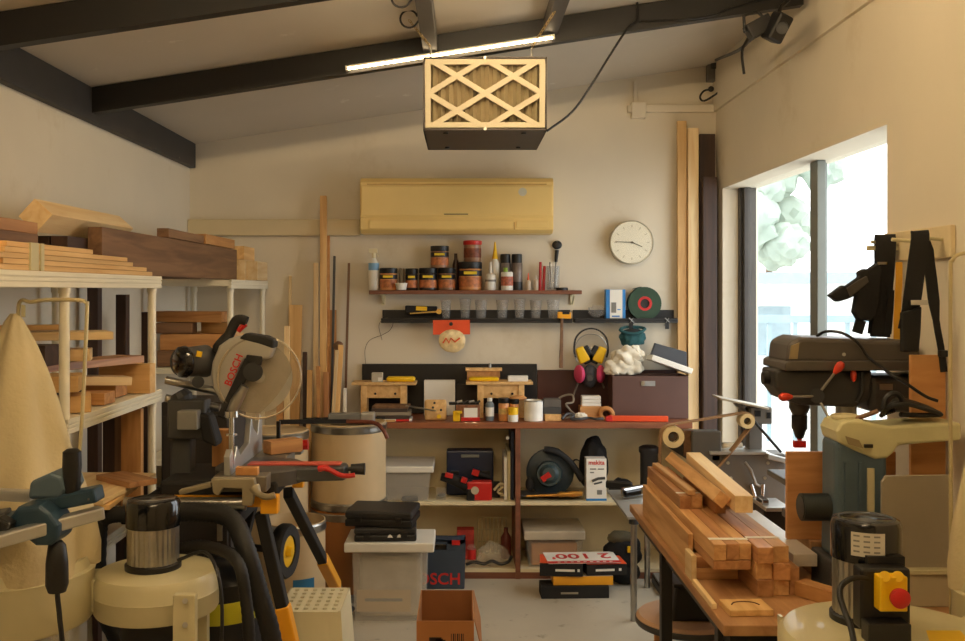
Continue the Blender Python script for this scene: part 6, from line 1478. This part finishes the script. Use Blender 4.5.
t.part('column', t.g().cyl((1.29, Yd, pz+.03), (1.29, Yd, 1.34), .034, n=28), STEEL)
t.part('work_table', t.g().box((1.06, Yd-.12, .955), (1.27, Yd+.12, .975)).cyl((1.29, Yd, .93), (1.29, Yd, 1.0), .05, n=24), DP, smooth=0, bev=.004)
def poly(pts): return [(PX(a, Yd), PZ(b, Yd)) for a, b in pts]
cv = t.part('belt_cover', t.g().prism(poly(((777, 362), (779, 342), (786, 338), (792, 335.5), (895, 339), (907, 343), (908, 362))), Yd-.1, Yd+.11), DPC, smooth=0, bev=.016, seg=3)
t.part('cover_lip', t.g().prism(poly(((774, 368), (774, 361), (779, 358.5), (905, 358.5), (908, 361), (908, 368))), Yd-.115, Yd+.125), DPC, cv, smooth=0, bev=.004)
t.part('cover_patch', t.g().prism(poly(((779, 357), (781, 344), (789, 341), (787, 357))), Yd-.104, Yd-.099), mat('patch_gold', (150, 132, 96), .5), cv, smooth=0)
t.part('screw', t.g().cyl(d_(844, 354.5, -.106), d_(844, 354.5, -.1), .006, n=10), STEEL, cv)
t.part('head_casting', t.g().prism(poly(((768, 368), (864, 368), (862, 398), (846, 405), (818, 404), (793, 403), (777, 397), (769, 386))), Yd-.07, Yd+.08), DP, smooth=0, bev=.012, seg=3)
t.part('side_knob', t.g().cyl(d_(762.5, 378), d_(770, 378), .022, n=20), BLACK)
t.part('quill', t.g().lathe([(.034, 0), (.034, -.02), (.022, -.045), (.012, -.05), (.012, -.09)], d_(799.5, 402), 24), DP)
ck = t.part('chuck', t.g().lathe([(.012, 0), (.026, 0), (.026, -.045), (.022, -.05), (.014, -.075), (.008, -.08)], d_(799.5, 415), 24), BLACK)
t.part('drill_bit', t.g().cyl(d_(799.5, 437), d_(799.5, 445), .006, n=10), STEEL)
t.part('red_cutter', t.g().cyl(d_(799.5, 434), d_(799.5, 440), .009, n=12).box(d_(792.5, 447, .01), d_(806.5, 441, -.01)), RED, smooth=0, bev=.002, label='red cutter')
hub = d_(817, 396, -.1)
t.part('feed_hub', t.g().cyl(d_(817, 396, -.11), d_(817, 396, -.06), .024, n=20), BLACK)
for (a, b, dy) in ((840, 366, -.02), (783.5, 397, .0), (832, 424, -.01)):
    pnt = d_(a, b, -.12+dy)
    fh = t.part('feed_handle', t.g().cyl(hub, hub.lerp(pnt, .97), .0045, n=8), STEEL)
    if b != 424: t.part('handle_grip', t.g().lathe([(.006, -.03), (.013, -.012), (.014, .004), (.008, .014), (0, .016)], pnt, 16, pnt-hub), ORANGE if 0 else mat('grip_red', (214, 64, 40), .4), fh, label='red tip')
t.part('stop_knob', t.g().ball(d_(853.5, 375.5, -.09), (.01, .012, .022), 2), MATS['grip_red'])
t.part('depth_scale', t.g().tube([d_(862, 372, -.08), d_(862, 392, -.08), d_(857, 402, -.08)], .008, 8), BLACK)
t.part('motor', t.g().box(d_(870, 413, -.06), d_(907, 372, .09)), DP, smooth=0, bev=.02, seg=3)
t.part('motor_plate', t.g().box(d_(880, 390, -.064), d_(892, 384, -.058)), STEEL, smooth=0)
t.part('cord', t.g().tube([d_(817, 336, -.02), d_(826, 331.5, -.06), d_(842, 333, -.11), d_(858, 343, -.125), d_(868, 357, -.13), d_(880, 366, -.22), d_(892, 375, -.34), d_(904, 382, -.35), d_(925, 396, -.35), d_(938, 401, -.36)], .005, 7, sm=4), BLACK)
# ---- cream and teal scroll saw
Ys = 2.95
def k_(px, py, dy=0): return P(px, py, Ys+dy)
t = T('scroll_saw', 'cream armed teal bodied saw machine standing on the table before the plywood board', 'saw machine', (1.18, Ys, TZ))
t.part('body', t.g().prism([(PX(a, Ys), PZ(b, Ys)) for a, b in ((828, 438), (879, 446), (880, 500), (880, 555), (827, 555), (828, 500))], 2.89, 3.01), TEALD, smooth=0, bev=.016, seg=3)
t.part('foot', t.g().box((PX(820, Ys), 2.86, TZ+.0005), (PX(892, Ys), 3.03, PZ(553, Ys))), DGREY, smooth=0, bev=.006)
t.part('arm', t.g().prism([(PX(a, Ys), PZ(b, Ys)) for a, b in ((827.5, 428), (832, 420), (838, 417.5), (853, 417), (864, 420.5), (880, 423), (903, 421), (950, 419.5), (950, 437), (888.5, 442), (884, 449), (878, 454.5), (866, 455.5), (846, 447), (830, 439))], 2.88, 3.02), mat('saw_cream_green', (204, 198, 152), .4, coat=.2), smooth=0, bev=.01, seg=3)
t.part('arm_recess', t.g().prism([(PX(a, Ys), PZ(b, Ys)) for a, b in ((835, 432), (848, 436), (852, 444), (838, 440))], 2.866, 2.872), mat('recess_dark', (150, 134, 96), .5), smooth=0)
t.part('vent', t.g().box(k_(865, 448, -.084), k_(872, 444, -.076)), BLACK, smooth=0)
t.part('top_ring', t.g().ring(k_(845, 416.5, 0), .035, .007, (0, 0, 1)), CREAM)
t.part('clamp_lever', t.g().tube([k_(852, 420, -.03), k_(864, 416, -.04), k_(878, 411, -.05)], .007, 8), W_BROWN)
t.part('rib', t.g().box(k_(845, 550, -.066), k_(847, 462, -.058)).box(k_(859, 550, -.066), k_(861, 462, -.058)), TEALD, smooth=0)
t.part('scale_strip', t.g().box(k_(868, 545, -.068), k_(873.5, 468, -.06)), CREAM, smooth=0)
t.part('motor', t.g().cyl(k_(801, 507), k_(829, 507), .041, n=28).cyl(k_(800, 507), k_(801, 507), .036, n=28), mat('motor_black_green', (34, 40, 40), .4), smooth=40)
g = t.g() if 0 else G()
for i in range(7):
    a = i*.5
    g.tube([P(881+i*2, 416-i*.8, 2.93), P(888+i, 408-i*1.2, 2.9+.012*i), P(905, 404-i*.6, 2.88+.02*i), P(925, 409-i*.4, 2.89+.02*i), P(941-i, 414.5-i*.4, 2.9+.015*i), P(925, 415.2, 2.91+.01*i), P(900, 414.5, 2.9+.016*i)], .007, 7, sm=4)
g.tube([P(883, 408, 2.9), P(886, 398, 2.9), P(893, 393.5, 2.9), P(900, 396, 2.9), P(903, 405, 2.9)], .008, 8, sm=4)
one('coiled_cable', 'black cable coiled on top of the cream machine arm', 'cable', g, BLACK)
# stainless plate and rail, brown board at the wall
Yq = 2.80
t = T('steel_guard', 'brushed stainless plate standing upright on a cream rail', 'metal plate', (1.3, Yq, TZ))
t.part('plate', t.g().prism([(PX(a, Yq), PZ(b, Yq)) for a, b in ((882, 568), (882, 482), (886, 476), (950, 475), (950, 568))], Yq, Yq+.012), PLATE, smooth=0, bev=.002)
t.part('rail', t.g().box((PX(893, Yq), Yq-.02, TZ+.0005), (PX(952, Yq), Yq+.05, PZ(572, Yq))), mat('rail_cream_grey', (190, 180, 150), .45), smooth=0, bev=.003)
t.part('rail_top', t.g().box((PX(882, Yq), Yq-.03, PZ(572, Yq)), (PX(953, Yq), Yq+.05, PZ(567.5, Yq))), CREAM, smooth=0, bev=.002)
one('brown_board', 'orange brown board standing on the table against the window wall', 'board', G().box((PX(911, 3.05), 3.05, TZ+.0005), (1.503, 3.066, PZ(355, 3.05))), W_PLY, smooth=0, bev=.002)
# ---- second dust extractor with switch
t = extractor('cream dust extractor with red stop switch beside the work table', (.985, 2.25), .25, .66, .815, .077, (.958, 2.33, 1.06), (1.352, 2.40), .135, .86, bagtop=1.60)
sz = V((PX(884, 2.2), 2.2, .854))
t.part('cap_dish', t.g().lathe([(.0, 1.052), (.058, 1.052), (.06, 1.058), (.064, 1.058), (.066, 1.05)], V((.958, 2.33, .002)), 36), mat('cap_sky_reflection', (92, 98, 108), .25, .3))  # black cap top; its blue-grey is a sky reflection painted into the colour
g = t.g(); mr = .0805
pts = [(.958+mr*math.sin(a), 2.33-mr*math.cos(a)) for a in [math.radians(-46+i*9) for i in range(7)]]
g.add([(x, y, z_) for x, y in pts for z_ in (.985, 1.04)], [(2*i, 2*i+2, 2*i+3, 2*i+1) for i in range(6)])
lb = t.part('rating_plate', g, mat('rating_plate', (206, 200, 186), .5, var=.03), label='pale rating plate')
g = t.g()
mr = .0808
for r_ in range(4):
    for c_ in range(3):
        a0 = math.radians(-42+c_*16); a1 = a0+math.radians(10); z_ = .994+r_*.012
        g.add([(.958+mr*math.sin(a0), 2.33-mr*math.cos(a0), z_), (.958+mr*math.sin(a1), 2.33-mr*math.cos(a1), z_), (.958+mr*math.sin(a1), 2.33-mr*math.cos(a1), z_+.004), (.958+mr*math.sin(a0), 2.33-mr*math.cos(a0), z_+.004)], [(0, 1, 2, 3)])
t.part('plate_rows', g, GREY, lb, smooth=0)
yb = 2.2
sb = t.part('switch_box', t.g().box((PX(861, yb), yb, .835), (PX(911, yb), yb+.05, PZ(569, yb))), BLACK, smooth=0, bev=.006)
t.part('switch_foot', t.g().box((PX(868, 2.16), 2.155, .82), (PX(911, 2.16), 2.2, .865)), BLACK, smooth=0, bev=.004)
yy = 2.165
t.part('switch_plate', t.g().box((PX(880, yy), yy, PZ(612, yy)), (PX(908, yy), yb, PZ(577, yy))).cyl(P(885, 577, yy), P(885, 577, yb), .013).cyl(P(898, 577, yy), P(898, 577, yb), .013), YELLOW, sb, smooth=30, bev=.003)
t.part('stop_button', t.g().lathe([(.013, 0), (.013, .012), (.021, .014), (.022, .024), (.016, .029), (0, .03)], P(896, 595.5, yy), 28, (0, -1, 0)), RED, sb, label='red stop button')
t.part('box_bracket', t.g().box((PX(868, 2.24), 2.24, .90), (PX(905, 2.24), 2.27, .99)), BLACK, smooth=0)
t.part('power_cable', t.g().tube([P(872, 579, 2.21), P(854, 578, 2.19), P(842, 585, 2.18), P(840, 596, 2.17), P(845, 612, 2.14), P(852, 632, 2.1), P(858, 680, 2.06), P(858, 760, 2.06)], .0065, 8, sm=4), BLACK)
t.part('warning_sticker', t.g().prism([(PX(922, 2.2), 2.16), (PX(964, 2.2), 2.16), (PX(960, 2.25), 2.25), (PX(926, 2.25), 2.25)], .8175, .8185, 'z'), YELLOW, smooth=0, label='yellow sticker')
t.part('side_handle', t.g().box((PX(780, 2.4), 2.40, .40), (PX(783, 2.4), 2.42, .80)), CREAM, smooth=0)
t.part('bag_hook_rod', t.g().tube([V((PX(951, 2.48), 2.48, .72)), P(951, 560, 2.48), P(950.5, 420, 2.48), P(950.5, 275, 2.48), P(952, 261, 2.48), P(960, 254, 2.48), P(985, 252, 2.44), P(1013, 254, 2.40), P(1013, 282, 2.40)], .005, 8, sm=3), MATS['rod_cream_grey'])
# ---- rail of hooks on the wall with hanging straps
t = T('hook_rail', 'pale wooden rail with hooks on the wall beside the window', 'hook rail', (1.5, 3.26, 1.7))
t.part('rail', t.g().box((1.492, 3.0, 1.70), (1.509, 3.47, 1.80)), mat('rail_cream', (226, 208, 168), .55), smooth=0, bev=.003)
for y in (3.36, 3.2, 3.05):
    t.part('peg', t.g().cyl((1.40, y, 1.765), (1.492, y, 1.757), .006, n=12), CREAM)
t.part('peg_block', t.g().box((1.385, 3.356, 1.735), (1.492, 3.368, 1.752)), CREAM, smooth=0, bev=.003)
def w_(px, py, Y): return P(px, py, Y)
t = T('tool_belt', 'black webbing tool belt with a holster hanging by the window edge', 'tool belt', P(880, 335, 3.36))
t.part('strap', t.g().strip([w_(880, 337, 3.345), w_(882, 300, 3.345), w_(885, 262, 3.344), w_(886, 242, 3.345), w_(885, 235, 3.360), w_(884, 244, 3.377), w_(884, 270, 3.38), w_(881, 320, 3.378)], .068, .005, (1, 0, 0), sm=3), STRAPM)
t.part('tail', t.g().strip([w_(872, 334, 3.35), w_(876, 300, 3.35), w_(880, 270, 3.35), w_(882, 262, 3.35)], .03, .005, (1, 0, 0), sm=3).strip([w_(888, 334, 3.34), w_(890, 310, 3.34), w_(891, 290, 3.34)], .022, .005, (1, 0, 0)), STRAPM)
t.part('buckle', t.g().box(w_(877.5, 264.5, 3.335), w_(886.5, 262, 3.34)), CHROME, smooth=0)
t.part('holster', t.g().prism([(PX(a, 3.32), PZ(b, 3.32)) for a, b in ((827.5, 295.5), (842, 285), (844, 287), (858, 277), (857, 272), (863, 268.5), (866, 270), (876, 263), (880, 270), (877, 296), (874, 316), (868, 321), (857, 320), (852, 312), (855, 295), (846, 299), (836, 302))], 3.30, 3.335), STRAPM, smooth=0, bev=.006)
t.part('holster_pocket', t.g().prism([(PX(a, 3.3), PZ(b, 3.3)) for a, b in ((846, 288), (858, 280), (866, 276), (868, 282), (850, 297))], 3.29, 3.302), mat('pocket_grey', (66, 60, 54), .7), smooth=0, bev=.003)
t.part('holster_tail', t.g().beam(w_(861, 320, 3.32), w_(857, 333, 3.32), .034, .01, (0, 1, 0)), STRAPM, smooth=0)
t = T('strap_loop', 'black webbing straps with clasp hanging from the last hook of the rail', 'strap', P(918, 395, 3.03))
t.part('strap', t.g().strip([w_(906, 330, 3.02), w_(912, 300, 3.02), w_(917, 262, 3.025), w_(920, 240, 3.032), w_(920, 232, 3.05), w_(922, 240, 3.066), w_(929, 262, 3.066), w_(936, 320, 3.03), w_(941, 348, 3.02), w_(944, 372, 3.015)], [.05, .055, .055, .055, .05, .045, .035, .02, .02, .02], .005, (1, 0, 0), sm=3), STRAPM)
t.part('pouch', t.g().prism([(PX(a, 3.01), PZ(b, 3.01)) for a, b in ((902, 312), (912, 310), (921, 306), (920, 330), (918, 352), (902, 352))], 3.0, 3.03), STRAPM, smooth=0, bev=.006)
t.part('clasp', t.g().box(w_(911, 305, 2.99), w_(925, 300, 3.01)), CHROME, smooth=0)
t.part('hook_end', t.g().box(w_(940.5, 357, 3.0), w_(945, 350, 3.02)), BLACK, smooth=0, bev=.002)
one('yellow_strap', 'yellow strap hanging behind the black tool belt', 'strap', G().strip([w_(897, 345, 3.3), w_(897, 320, 3.3), w_(899, 280, 3.3), w_(899, 262, 3.3)], .022, .004, (1, 0, 0), sm=2), mat('strap_yellow', (216, 160, 40), .7))
# ---- timbers standing in the far corner
GR = 'timber standing in the window corner'
def stand(label, px0, px1, ytop, m, Y, th=.03):
    a, b = PX(px0, Y), PX(px1, Y)
    return board('timber_board', label, 'timber', ((a+b)/2, Y, .003), ((a+b)/2, Y+.01, PZ(ytop, Y)), b-a, th, m, GR, up=(0, -1, 0))
stand('tall pine board in the window corner, beside the bench crate', 677.5, 686.5, 121, W_PINE, 5.79, .03)
stand('tall pale board between the pine board and the dark one in the window corner', 688, 698.5, 128, W_PALE, 5.77, .03)
stand('tall dark brown board in the window corner', 699.5, 715, 134, W_DARK, 5.80, .03)
stand('shorter dark board leaning in front of the tall dark one', 703, 717, 177, W_DARK, 5.72, .03)
